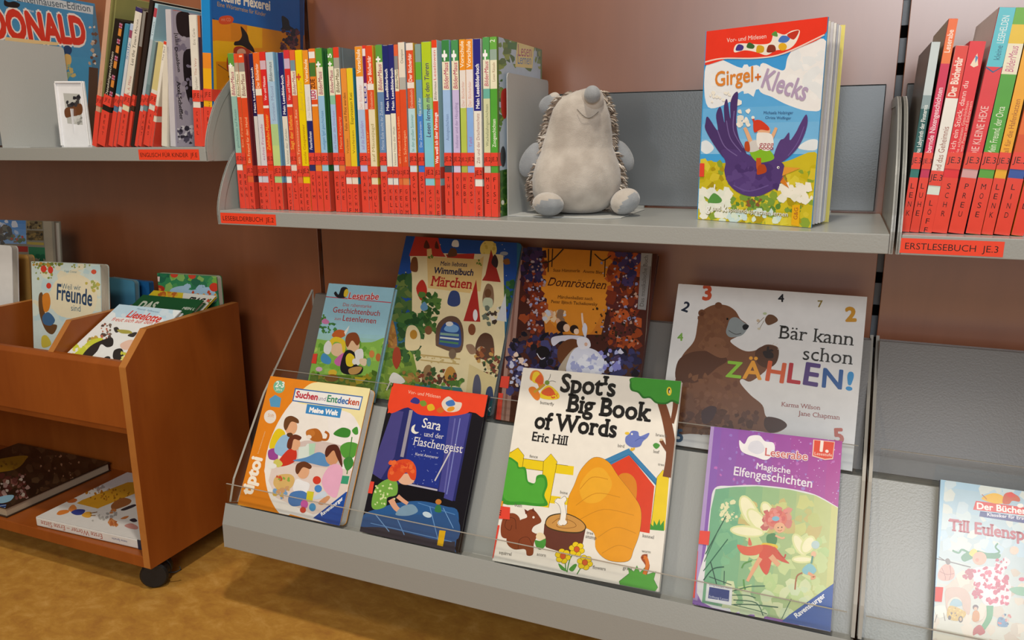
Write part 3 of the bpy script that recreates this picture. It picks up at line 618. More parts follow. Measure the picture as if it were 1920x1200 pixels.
# -- blue reader with children reading (back row, left)
K1 = (570, 420, 3.158)
mw, W_, H_ = fit_cover([(611, 531), (732.5, 539), (703, 761), (577, 742)], BACK0, TB, -.1262)
r = book('picture_book', 'light blue reader with two children and a dark bird reading, leftmost of the back row', G, mw, W_, H_, .012, '9fd3e6')
cover_art(r, W_, H_, K1, [
 ('p', 'a3d6e8', [(100, 330), (540, 330), (500, 1100), (0, 1100)]),
 ('g', 'a3d6e8', '9fd08a', [(60, 640), (500, 660), (480, 800), (30, 790)], 1, 6),
 ('b', '8fc454', [(20, 720), (150, 690), (300, 700), (400, 700), (500, 690), (480, 960), (440, 1100), (0, 1100)]),
 ('n', ['7fb844', '9fd05e', '6aa83a', 'b6d86a'], 60, (40, 700, 500, 930), (12, 26), 11),
 ('p', '5d7f28', [(40, 890), (460, 900), (440, 1100), (0, 1100)]), ('n', ['4c6e22', '6d8a2c', 'a39426', '7d9a35'], 50, (40, 880, 460, 1000), (8, 22), 12),
 ('s', 'cc4452', 5, [(125, 430), (516, 466)]),
 ('b', '28262c', [(178, 410), (190, 400), (205, 418), (222, 378), (248, 374), (260, 388), (240, 404), (250, 432), (215, 440), (190, 430)]), ('b', 'f3cf3a', [(240, 396), (255, 385), (264, 404), (252, 430), (236, 426)]),
 ('t', 'f4f6f6', 'Leserabe', (262, 444), (440, 448), {'bold': .06, 'shear': .1}), ('t', 'cf3b3f', 'Leserabe', (262, 444), (440, 448), {'bold': .02, 'shear': .1}),
 ('t', 'c65a52', 'Das rabenstarke', (230, 486), (398, 498)), ('t', 'b8413f', 'Geschichtenbuch', (170, 522), (447, 545), {'bold': .01}), ('t', 'c65a52', 'zum', (180, 568), (218, 571)), ('t', 'b8413f', 'Lesenlernen', (228, 572), (424, 590), {'bold': .01}),
 ('n', ['3f7a3a', '5a8f45'], 14, (90, 540, 125, 640), (6, 14), 13), ('n', ['3f7a3a', '4c8f45'], 18, (110, 590, 185, 650), (5, 12), 14), ('b', 'd985b6', [(105, 575), (125, 560), (150, 578), (140, 592), (115, 590)]),
 ('b', 'c9662e', [(165, 660), (195, 628), (240, 632), (245, 660), (200, 680)]), ('p', 'f4f4ee', [(238, 640), (270, 600), (262, 628), (246, 660)]),
 ('e', 'f2cfa8', 200, 745, 42, 40), ('b', 'f0d233', [(155, 690), (190, 668), (240, 690), (246, 740), (232, 770), (220, 710), (180, 700), (160, 740)]),
 ('e', 'efc8a0', 290, 720, 40, 38), ('b', '8d4a26', [(245, 690), (262, 650), (310, 645), (332, 690), (315, 720), (285, 690), (258, 730)]),
 ('b', 'eef0ee', [(120, 720), (145, 690), (165, 720), (150, 770), (120, 760)]), ('b', '4f9ad0', [(100, 790), (120, 765), (160, 800), (150, 830), (110, 820)]),
 ('b', 'd76fb4', [(180, 810), (225, 768), (250, 770), (245, 830), (200, 840)]), ('b', 'f4f4f2', [(300, 760), (345, 740), (350, 800), (310, 840)]),
 ('b', '1f1d22', [(235, 770), (265, 745), (300, 765), (310, 830), (350, 850), (330, 890), (240, 888), (215, 850)]), ('b', 'f0d62e', [(248, 790), (270, 765), (300, 790), (290, 840), (255, 838)]), ('e', 'f4f4f0', 300, 815, 14, 18),
 ('b', 'c69a5a', [(265, 860), (310, 845), (345, 850), (320, 885), (275, 890)]), ('b', 'f2d9b8', [(330, 800), (370, 800), (365, 840), (335, 830)]), ('e', 'd98b4c', 402, 770, 16, 22), ('e', '6fb0a0', 384, 818, 13, 26), ('e', 'c9713c', 440, 790, 15, 24),
 ('e', 'e8c23c', 170, 880, 26, 18), ('e', 'e3bcd2', 90, 860, 20, 14), ('e', '8f5f22', 165, 912, 40, 22), ('p', 'c8b22c', [(300, 905), (370, 912), (340, 945), (310, 950)])])
sign_patch(r, W_, H_, K1, [(40, 770), (82, 768), (74, 828), (36, 824)])
# -- castle search book (board)
mw, W_, H_ = fit_cover([(746, 441), (963.5, 455), (935, 787), (712, 752)], BACK0, TB, -.1262, -.0125)
r = board_book('board_book', 'large castle search book with dark blue night sky, standing tallest in the back row', G, mw, W_, H_, .014, '2f6d8f', spine='224', edge='cfd3d6')
CW = 'efdfb0'
cover_art(r, W_, H_, K1, [
 ('p', '2450a0', [(540, 40), (1260, 90), (1260, 560), (500, 560)]), ('n', ['cfd8ea', 'e8d890'], 40, (560, 90, 1230, 330), (2, 4), 21),
 ('e', 'efd873', 1092, 150, 50, 54), ('n', ['d8bd58'], 10, (1060, 110, 1130, 190), (6, 12), 22),
 ('n', ['4f6f3a', '2f5230', '6d8040', '3d6238'], 80, (500, 300, 660, 560), (16, 36), 23), ('n', ['2c5a34', '466f3a'], 30, (1150, 350, 1240, 480), (12, 30), 24),
 ('p', CW, [(640, 170), (1180, 180), (1200, 1200), (560, 1100), (640, 600)]),
 ('p', '7a9a3c', [(440, 700), (640, 740), (700, 1000), (420, 1060)]), ('n', ['8fb043', '6a9038', '9cb84e', '557a30'], 70, (440, 720, 640, 1060), (14, 30), 25),
 ('p', CW, [(628, 190), (720, 200), (715, 320), (640, 318)]), ('p', 'c23a2f', [(622, 190), (660, 72), (790, 62), (815, 160), (840, 195), (720, 190)]), ('b', '5a2a20', [(710, 140), (725, 95), (745, 140)]), ('b', '5a2a20', [(775, 140), (785, 100), (800, 145)]),
 ('p', 'c23a2f', [(840, 180), (1010, 175), (1005, 210), (850, 205)]), ('p', 'a8322a', [(1075, 300), (1108, 150), (1165, 345), (1055, 335)]), ('p', CW, [(1058, 340), (1160, 348), (1150, 560), (1040, 540)]),
 ('b', '7a4a2a', [(630, 270), (640, 205), (668, 200), (676, 260), (665, 285)]), ('b', '6a4530', [(850, 190), (870, 145), (900, 150), (905, 185), (875, 195)]), ('b', 'f0f0ec', [(876, 130), (885, 98), (912, 100), (915, 135)]),
 ('b', '3a2a30', [(1110, 230), (1130, 180), (1150, 220), (1140, 260)]), ('b', '8a5a30', [(1180, 215), (1210, 205), (1220, 235), (1190, 240)]), ('e', '9fa8b4', 1185, 175, 24, 12),
 ('p', 'e6c480', [(728, 150), (755, 145), (760, 195), (1040, 210), (1065, 190), (1045, 400), (990, 395), (985, 410), (735, 380)]), ('n', ['6f8a3a'], 6, (740, 180, 760, 210), (4, 9), 26), ('n', ['6f8a3a'], 6, (1020, 200, 1050, 250), (4, 9), 27),
 ('t', '262a4a', 'Mein liebstes', (808, 246), (965, 254), {'bold': .015, 'hs': 1.15}), ('t', '23264a', 'Wimmelbuch', (768, 292), (1000, 306), {'bold': .03, 'hs': 1.15}), ('t', 'b8312c', 'Märchen', (750, 364), (992, 384), {'bold': .02, 'serif': True, 'hs': 1.1}),
 ('b', 'c23528', [(665, 380), (700, 330), (728, 380), (720, 440), (690, 450)]), ('n', ['3f6a30', '2f5528', '587f3a'], 60, (700, 420, 800, 640), (10, 24), 28), ('b', '6a9ac0', [(690, 490), (715, 460), (735, 500), (705, 515)]),
 ('b', '3a4a7a', [(850, 470), (870, 400), (915, 405), (925, 470), (890, 490)]), ('p', 'b5302a', [(945, 575), (1020, 330), (1045, 580)]), ('e', 'f0f0f0', 1015, 540, 14, 34),
 ('b', '8a6a50', [(1060, 420), (1085, 355), (1120, 380), (1120, 480), (1065, 490)]), ('e', '6f4a30', 1090, 410, 20, 26), ('b', 'c8d0b0', [(1062, 490), (1068, 440), (1115, 445), (1112, 495)]),
 ('n', ['e9e2d4', '4a3a30', '6f7a6a'], 24, (1060, 500, 1200, 590), (8, 18), 29), ('p', 'd8dde0', [(1140, 570), (1195, 410), (1200, 580)]),
 ('b', '6a5040', [(780, 700), (790, 600), (850, 548), (915, 560), (945, 640), (925, 760), (800, 730)]), ('b', '2d4f94', [(800, 700), (812, 620), (850, 580), (910, 590), (930, 650), (920, 730), (810, 715)]), ('s', '8ab0a0', 14, [(808, 650), (918, 660)]), ('s', 'dfe8e4', 10, [(806, 672), (918, 684)]), ('s', '4f8a5a', 12, [(804, 694), (915, 708)]), ('b', '7fb0e0', [(830, 620), (865, 590), (915, 610), (905, 640), (850, 638)]), ('e', 'e8e6e0', 862, 592, 22, 14),
 ('b', 'b07a40', [(500, 720), (510, 620), (525, 570), (545, 640), (550, 730)]), ('n', ['c09040', '9a6a2a'], 16, (505, 600, 548, 720), (6, 14), 30),
 ('n', ['3a6a36', '28502a', '4f7a3a'], 90, (560, 540, 700, 800), (12, 28), 31), ('b', CW, [(600, 690), (615, 610), (660, 605), (690, 660), (680, 740), (610, 745)]), ('e', 'c08a2c', 650, 655, 22, 28), ('e', '8a5a3a', 738, 630, 22, 26),
 ('e', '8a4f30', 995, 625, 22, 34), ('b', '5a3a2a', [(1015, 730), (1040, 665), (1080, 645), (1120, 680), (1120, 800), (1030, 790)]), ('e', 'bfa68a', 1050, 745, 26, 20), ('n', ['a05a30', '6f3a22', 'c89a50'], 24, (1020, 740, 1120, 830), (8, 18), 32),
 ('b', 'b0442a', [(525, 810), (535, 740), (565, 735), (575, 800), (550, 860)]), ('s', 'c4a868', 8, [(690, 775), (925, 800)]), ('s', 'c4a868', 6, [(690, 805), (920, 830)]), ('n', ['cdb577'], 20, (700, 780, 915, 822), (4, 9), 33),
 ('b', '9a7a60', [(960, 720), (1000, 715), (1020, 760), (985, 770)]), ('e', '7a6552', 880, 770, 22, 30), ('n', ['4a6a3a', '7a3a2a', 'd8c08a', '33402a'], 50, (1060, 790, 1165, 900), (8, 18), 34),
 ('b', 'c9913f', [(828, 930), (845, 860), (875, 845), (900, 880), (895, 940)]), ('b', '9a7a50', [(700, 930), (715, 850), (750, 838), (770, 900), (750, 950)]), ('n', ['8a3f2a', '5a3a2a', '3a5a2c'], 50, (680, 860, 900, 960), (8, 18), 35),
 ('b', 'f0efe8', [(505, 920), (530, 880), (575, 900), (600, 935), (560, 950), (520, 940)]), ('s', 'ece8de', 8, [(515, 930), (490, 985)]), ('s', 'ece8de', 8, [(550, 940), (560, 1000)]), ('n', ['9f7a3a', 'b8904a'], 14, (590, 870, 690, 930), (8, 18), 36),
 ('p', '3f7f86', [(640, 945), (930, 970), (1000, 1100), (600, 1060)]), ('n', ['4f7a30', '6f9a3c', '2f5a28'], 60, (640, 930, 1000, 1060), (8, 20), 37),
 ('p', 'e2cf98', [(980, 830), (1170, 930), (1160, 1160), (960, 1000)]), ('b', '5a5a70', [(1000, 1010), (1010, 910), (1035, 895), (1050, 960), (1040, 1040)]), ('b', '3a4a70', [(1075, 1060), (1085, 975), (1115, 970), (1125, 1060), (1110, 1110)]),
 ('p', '2a6a78', [(1040, 1090), (1150, 1020), (1160, 1180), (1020, 1180)]), ('t', 'dfe8ea', 'X', (1078, 1108), (1104, 1112), {'bold': .02})], rough=.3)
sign_patch(r, W_, H_, K1, [(1170, 905), (1171, 905), (1171, 906)])
# -- sleeping-beauty ballet book in a clear jacket
Dk = (930, 430, 3.243)
mw, W_, H_ = fit_cover([(968, 463), (1223, 474), (1195, 832), (937, 790)], BACK0, TB, -.1262)
r = book('picture_book', 'dark picture book with a dancing couple on an orange ground, in the back row', G, mw, W_, H_, .012, '53302a', spine='4a2a26')
cover_art(r, W_, H_, Dk, [
 ('p', '4a2620', [(60, 80), (980, 120), (900, 1320), (0, 1260)]),
 ('g', 'e2952c', 'c8772a', [(250, 110), (730, 120), (690, 420), (640, 640), (300, 640), (280, 420)], 1, 6),
 ('b', 'd98a2c', [(290, 120), (560, 112), (700, 130), (690, 300), (700, 420), (640, 520), (560, 640), (400, 620), (300, 520), (260, 420), (300, 300)]),
 ('p', 'a88478', [(122, 100), (165, 104), (75, 1240), (15, 1200)]), ('p', '8a6256', [(135, 100), (146, 101), (52, 1240), (38, 1240)]),
 ('n', ['8a3a22', '6a2c20', 'a04a28', '3a2030'], 110, (165, 120, 290, 700), (14, 34), 41), ('n', ['9a4420', 'b8562a', '7a3422', '5a2a28'], 150, (690, 130, 880, 720), (16, 36), 42),
 ('n', ['2c2a50', '3a3458', '44305a', '2a2236'], 60, (165, 110, 280, 300), (12, 30), 43), ('n', ['33305c', '4a3a66'], 40, (720, 130, 880, 330), (10, 26), 44),
 ('n', ['2a2440', '38335a', '47477a', '1c1a26', '5a3830'], 160, (75, 640, 430, 1000), (14, 34), 45), ('n', ['2c2a48', '3c3c68', '1f1a24', '4f3228'], 110, (640, 740, 870, 960), (14, 32), 46),
 ('s', '3a2a20', 7, [(320, 120), (318, 260)]), ('s', '3a2a20', 6, [(345, 118), (340, 230)]), ('S', '3a2a20', 8, [(280, 205), (340, 190), (410, 120)]), ('s', '30241c', 9, [(580, 120), (574, 225)]), ('S', '3a2a20', 7, [(600, 150), (650, 190), (700, 160)]), ('s', '3a2a20', 6, [(665, 180), (660, 290)]),
 ('n', ['b8a8b0', '9a9cc0', 'b08a80'], 60, (190, 180, 300, 620), (4, 11), 47), ('n', ['b8acb8', '8a8eb8', 'c09a86'], 60, (640, 160, 880, 720), (4, 11), 48), ('n', ['2a2018', '3a2a1c'], 60, (590, 480, 850, 700), (4, 10), 49),
 ('t', '5a3218', 'Susa Hämmerle', (348, 258), (510, 262), {'serif': True}), ('t', '5a3218', 'Anette Bley', (528, 264), (650, 272), {'serif': True}),
 ('t', '47201a', 'Dornröschen', (314, 342), (668, 364), {'serif': True, 'shear': .28, 'hs': 1.12}), ('t', '52301c', 'Märchenballett nach', (375, 420), (588, 432), {'serif': True}), ('t', '52301c', 'Peter Iljitsch Tschaikowsky', (335, 448), (618, 466), {'serif': True}),
 ('n', ['e6c8a0', 'd8a884', 'c8ccd8', '8a6a50'], 22, (290, 500, 420, 560), (10, 24), 50),
 ('e', '2a1c1a', 405, 592, 36, 34), ('e', 'e8c4a6', 430, 600, 20, 24), ('e', '2e1f1a', 476, 608, 26, 26), ('e', 'efd0b4', 490, 622, 16, 18),
 ('b', 'd8d6e4', [(340, 660), (420, 645), (520, 650), (560, 670), (540, 720), (470, 690), (400, 680), (350, 710)]), ('S', 'e9cdb4', (14, 10), [(545, 640), (528, 560), (524, 510)]), ('b', 'dcdce8', [(525, 610), (540, 570), (556, 600), (545, 660)]),
 ('b', '6a3f26', [(380, 720), (440, 670), (500, 680), (490, 760), (430, 830), (380, 800)]), ('b', 'b8a894', [(380, 850), (440, 760), (490, 720), (470, 800), (410, 870)]),
 ('b', 'dfe2f2', [(440, 880), (450, 770), (500, 715), (560, 720), (620, 745), (660, 800), (640, 880)]), ('n', ['c2c6e4', 'eef0fa', 'aab0dc'], 30, (455, 760, 640, 870), (10, 24), 51), ('b', 'eceaf2', [(500, 660), (560, 665), (575, 715), (520, 730), (495, 700)]), ('e', 'e2b8a0', 548, 700, 10, 12),
 ('n', ['8a8ad0', 'aab0e0', 'd8d8ea', '4a3a5a'], 26, (640, 740, 760, 850), (8, 22), 52), ('n', ['c8cce8', '9aa0d0', 'e8d0c0'], 30, (90, 760, 190, 960), (8, 20), 53), ('e', '18141a', 285, 745, 42, 34), ('S', 'd8d8e4', 5, [(250, 755), (275, 790), (300, 780)]),
 ('p', '8f8d8c', [(885, 140), (950, 145), (912, 492), (862, 486)]), ('p', 'a3a3a2', [(884, 142), (950, 147), (946, 226), (880, 222)]), ('t', '5a5654', 'Das musikalische Buch', (898, 470), (926, 160), {'serif': True}),
 ('s', '7a6a60', 5, [(952, 142), (870, 1180)])], rough=.16)
sign_patch(r, W_, H_, Dk, [(35, 893), (85, 895), (76, 968), (24, 960)], [(18, 995), (45, 998), (30, 1170), (0, 1165)])
# -- bear counting book
Bk = (1230, 500, 3.158)
mw, W_, H_ = fit_cover([(1263.5, 532), (1626.5, 556), (1597, 887), (1240, 832)], BACK0, TB, -.1262)
r = book('picture_book', 'wide white picture book with a seated brown bear and scattered coloured numerals', G, mw, W_, H_, .011, 'e4e2de', spine='e4e2de')
def num(c, ch, x, y, w_, b=.03, dy=0): return ('t', c, ch, (x, y), (x+w_, y+dy), {'bold': b})
cover_art(r, W_, H_, Bk, [
 ('p', 'e3e3e2', [(80, 80), (1280, 160), (1180, 1260), (0, 1100)]),
 ('b', '7a5138', [(245, 345), (255, 290), (290, 250), (350, 225), (420, 230), (470, 262), (500, 310), (540, 345), (510, 400), (470, 420), (440, 440), (470, 470), (530, 500), (590, 495), (650, 462), (710, 470), (728, 500), (715, 560), (660, 600), (640, 625), (560, 680), (510, 665), (500, 690), (560, 760), (630, 820), (655, 890), (740, 905), (775, 945), (700, 985), (560, 970), (420, 1000), (200, 990), (60, 990), (80, 800), (115, 670), (125, 600), (160, 520), (225, 440)]),
 ('e', '6f4730', 272, 275, 22, 22), ('e', '6f4730', 370, 230, 22, 20), ('e', '5f3a26', 272, 280, 12, 12),
 ('b', '5a3826', [(130, 560), (200, 510), (300, 500), (400, 530), (420, 560), (360, 600), (300, 650), (220, 690), (120, 670)]), ('b', '865b40', [(300, 420), (400, 430), (430, 520), (380, 540), (300, 500), (250, 470)]),
 ('n', ['72492f', '7f5539', '835940', '6d452e'], 70, (160, 640, 500, 900), (10, 26), 61), ('n', ['754c34', '81573b'], 40, (260, 280, 420, 480), (8, 22), 62), ('n', ['5c3a28', '624030', '553524'], 70, (80, 860, 600, 990), (12, 26), 63),
 ('b', '8d9698', [(425, 345), (440, 310), (475, 300), (520, 330), (545, 350), (530, 385), (500, 410), (440, 418), (415, 390)]), ('b', '1c1c20', [(512, 352), (530, 340), (550, 350), (540, 370), (520, 374)]), ('e', '17130f', 423, 310, 6, 7), ('S', '4a4a4c', 4, [(430, 378), (470, 400), (505, 395)]),
 ('b', '593a28', [(590, 500), (650, 465), (700, 470), (728, 500), (712, 570), (660, 600), (600, 570)]), ('b', '2d2220', [(632, 505), (665, 498), (694, 515), (690, 542), (650, 540)]), ('n', ['2d2220'], 5, (660, 478, 715, 505), (7, 10), 64), ('s', 'd8cfc4', 3, [(690, 462), (700, 450)]), ('s', 'd8cfc4', 3, [(705, 470), (720, 455)]), ('s', 'd8cfc4', 3, [(720, 490), (737, 480)]),
 ('b', '4a2e22', [(655, 890), (740, 905), (775, 945), (720, 975), (670, 980), (640, 940)]), ('b', '463030', [(270, 860), (320, 825), (360, 840), (330, 910), (280, 930)]),
 ('b', '6a4a34', [(645, 315), (665, 285), (700, 290), (722, 318), (690, 340), (660, 345)]), ('s', '8a7a60', 3, [(640, 300), (600, 340)]), ('s', '8a7a60', 3, [(640, 320), (612, 370)]), ('e', 'c8b49a', 605, 320, 10, 9), ('e', 'b8c49a', 645, 278, 12, 8), ('e', 'd0c8b0', 610, 368, 10, 7),
 num('c5563a', '3', 278, 196, 46, .04), num('2a3040', '2', 150, 258, 34, .03, 12), num('25282e', '4', 724, 208, 32), num('8d7a3a', '7', 958, 240, 28, .02), num('c8912f', '2', 1126, 322, 56, .05), num('7cb04a', '4', 128, 438, 30), num('bb4a26', '5', 1058, 1045, 52, .04), num('3a5a78', '5', 118, 1035, 40, .04),
 ('t', '35332f', 'Bär kann', (724, 424), (1170, 468), {'serif': True}), ('t', '35332f', 'schon', (868, 550), (1164, 580), {'serif': True}),
 ('t', '8fc63f', 'Z', (414, 650), (500, 660), {'bold': .025}), ('t', 'e9a33a', 'Ä', (515, 660), (622, 668), {'bold': .025}), ('t', 'd5623a', 'H', (650, 672), (752, 688), {'bold': .025}), ('t', 'b8323a', 'L', (778, 684), (850, 694), {'bold': .025}), ('t', '57407e', 'E', (873, 695), (953, 708), {'bold': .025}), ('t', '2d5a9a', 'N', (985, 712), (1096, 724), {'bold': .025}), ('t', '2f8fce', '!', (1128, 728), (1156, 732), {'bold': .025, 'hs': .72}),
 ('t', 'a0524a', 'Karma Wilson', (742, 826), (972, 848), {'serif': True}), ('t', 'a0524a', 'Jane Chapman', (842, 880), (1088, 906), {'serif': True})], rough=.2)
# -- orange learning board book (front row, left)
Tk = (410, 680, 3.158)
mw, W_, H_ = fit_cover([(511, 706), (697, 728), (636, 979), (443, 938)], FRONT0, TF, -.2925)
r = board_book('board_book', 'orange and cream board book with a family playing indoors, leftmost of the front row', G, mw, W_, H_, .019, 'f0a02c', edge='f0efec')
SK = 'e8b088'
cover_art(r, W_, H_, Tk, [
 ('p', 'ea8a1f', [(300, 60), (640, 100), (500, 960), (80, 820)]),
 ('p', 'f7f2ee', [(600, 110), (920, 140), (730, 980), (360, 880), (300, 780), (270, 640), (300, 480), (370, 330), (470, 200)]), ('b', 'f6f1ea', [(560, 130), (420, 250), (320, 420), (275, 600), (290, 760), (350, 880), (420, 900), (640, 700), (640, 300)]),
 ('p', 'f8e79a', [(590, 112), (920, 140), (865, 330), (760, 260), (480, 200)]), ('b', 'f7ebb0', [(520, 140), (620, 115), (900, 150), (860, 400), (780, 300), (600, 260), (460, 230)]),
 ('p', 'e9d8cf', [(330, 560), (800, 640), (790, 700), (700, 860), (560, 900), (340, 800), (295, 700)]), ('b', 'd9c6c0', [(480, 470), (640, 470), (780, 520), (740, 600), (600, 620), (400, 580)]),
 ('p', '3c6fb6', [(452, 150), (855, 200), (835, 282), (436, 228)]), ('p', 'f6f6f4', [(458, 158), (848, 206), (830, 275), (443, 222)]), ('p', '3f8fd0', [(524, 245), (730, 270), (718, 328), (514, 300)]),
 ('t', 'c23a4a', 'Suchen', (455, 205), (582, 222), {'bold': .04}), ('t', '8a7a9a', 'und', (588, 222), (632, 228)), ('t', '3f8f6a', 'Ent', (640, 230), (700, 238), {'bold': .03}), ('t', '3a70b8', 'dec', (702, 238), (764, 246), {'bold': .03}), ('t', 'c8573a', 'ken', (766, 246), (828, 254), {'bold': .03}), ('t', 'ffffff', 'Meine Welt', (536, 292), (702, 312), {'bold': .05}),
 ('e', '7cc0a0', 358, 143, 34, 38), ('t', 'f0f8f0', '2-3', (335, 143), (384, 148), {'bold': .03}), ('t', 'f0f8f0', 'Jahre', (338, 163), (374, 168)), ('p', '5aa0cc', [(300, 215), (335, 190), (370, 210), (362, 265), (308, 260)]), ('e', 'efe6dc', 305, 320, 36, 40), ('t', 'd8a070', 'Stift', (290, 320), (326, 324)),
 ('t', 'fff6e6', 'tiptoi', (195, 785), (258, 570), {'bold': .05, 'hs': 1.1}), ('t', 'f8d8a0', 'Das interaktive Lernsystem', (236, 540), (278, 408)),
 ('b', 'eccf20', [(300, 500), (320, 430), (355, 390), (395, 420), (370, 500), (330, 520)]), ('b', 'a04a9a', [(295, 520), (340, 510), (350, 570), (300, 570)]),
 ('b', '9cc4e4', [(335, 490), (380, 430), (430, 440), (450, 500), (420, 560), (340, 540)]), ('e', SK, 428, 380, 38, 48), ('b', '6f4526', [(385, 375), (395, 330), (430, 315), (470, 335), (472, 360), (430, 350), (400, 400)]), ('b', '5f3a20', [(405, 420), (430, 415), (440, 430), (425, 442), (408, 436)]),
 ('b', 'd23a26', [(345, 610), (370, 560), (420, 510), (460, 520), (455, 580), (400, 610)]), ('e', SK, 452, 480, 32, 40), ('b', '6a3422', [(405, 500), (415, 450), (450, 425), (490, 440), (478, 460), (445, 455), (430, 510)]), ('b', 'd8d068', [(325, 590), (350, 570), (380, 600), (350, 620)]), ('e', 'f4f4ee', 318, 612, 26, 16),
 ('p', 'dfeae2', [(475, 500), (515, 495), (525, 480), (572, 478), (560, 560), (470, 570)]), ('p', 'b8dcc0', [(535, 480), (575, 476), (566, 540), (536, 550)]),
 ('b', '5f93c8', [(440, 580), (520, 560), (600, 530), (660, 580), (640, 615), (520, 590)]),
 ('b', 'b86a26', [(520, 430), (525, 400), (580, 390), (610, 420), (612, 462), (560, 465)]), ('S', 'b8651f', 14, [(608, 455), (640, 455), (650, 425), (630, 408)]), ('e', 'c87a32', 545, 418, 26, 22), ('e', 'f4e8dc', 535, 440, 16, 12),
 ('b', '3f8a32', [(680, 420), (730, 385), (780, 400), (770, 440), (720, 440)]), ('b', '4a9a3a', [(790, 400), (820, 380), (826, 420), (806, 425)]), ('b', '57a03c', [(720, 500), (770, 470), (830, 490), (800, 560), (740, 560)]), ('b', '3f8a3a', [(740, 580), (780, 555), (800, 600), (760, 640)]), ('s', '4a8a3a', 6, [(760, 660), (790, 440)]), ('p', '3fa07a', [(722, 668), (775, 672), (765, 720), (718, 715)]),
 ('e', 'd69a70', 672, 555, 40, 52), ('b', '5a2a1e', [(630, 530), (650, 492), (700, 488), (725, 540), (732, 620), (700, 560), (680, 520), (640, 560)]), ('b', 'eeb2cf', [(610, 700), (650, 620), (700, 600), (735, 640), (710, 760), (690, 800), (640, 770)]), ('b', 'd69a70', [(590, 830), (640, 790), (660, 800), (620, 840)]),
 ('e', SK, 500, 640, 38, 48), ('b', '6a3a22', [(455, 640), (465, 600), (510, 585), (550, 610), (540, 630), (500, 620), (470, 660)]), ('b', 'f2f2f4', [(440, 750), (460, 690), (500, 700), (540, 720), (520, 770), (470, 770)]), ('b', '4f7fbe', [(412, 820), (430, 770), (500, 760), (540, 800), (500, 840), (440, 850)]), ('b', 'cfdcea', [(560, 800), (620, 760), (640, 790), (580, 810)]),
 ('b', 'dfb870', [(325, 720), (345, 670), (420, 660), (450, 690), (430, 740), (370, 760)]), ('n', ['cf5a3a', '8fae4a'], 8, (345, 672, 420, 698), (7, 14), 71), ('n', ['7fa8d0', 'e0b84a', 'd0a070'], 18, (325, 740, 420, 800), (8, 16), 72),
 ('e', 'd8402c', 582, 696, 24, 24), ('e', '4a8ad0', 590, 746, 22, 22), ('p', 'd8d030', [(525, 760), (565, 765), (555, 825), (518, 820)]), ('e', 'd060b0', 508, 838, 22, 26), ('e', 'd04a3a', 500, 872, 18, 18), ('e', '4a9ad0', 556, 856, 20, 24),
 ('p', '1f4fa8', [(755, 765), (800, 760), (740, 985), (560, 920)]), ('t', 'ffffff', 'Ravensburger', (612, 908), (738, 810), {'bold': .03})], rough=.3)
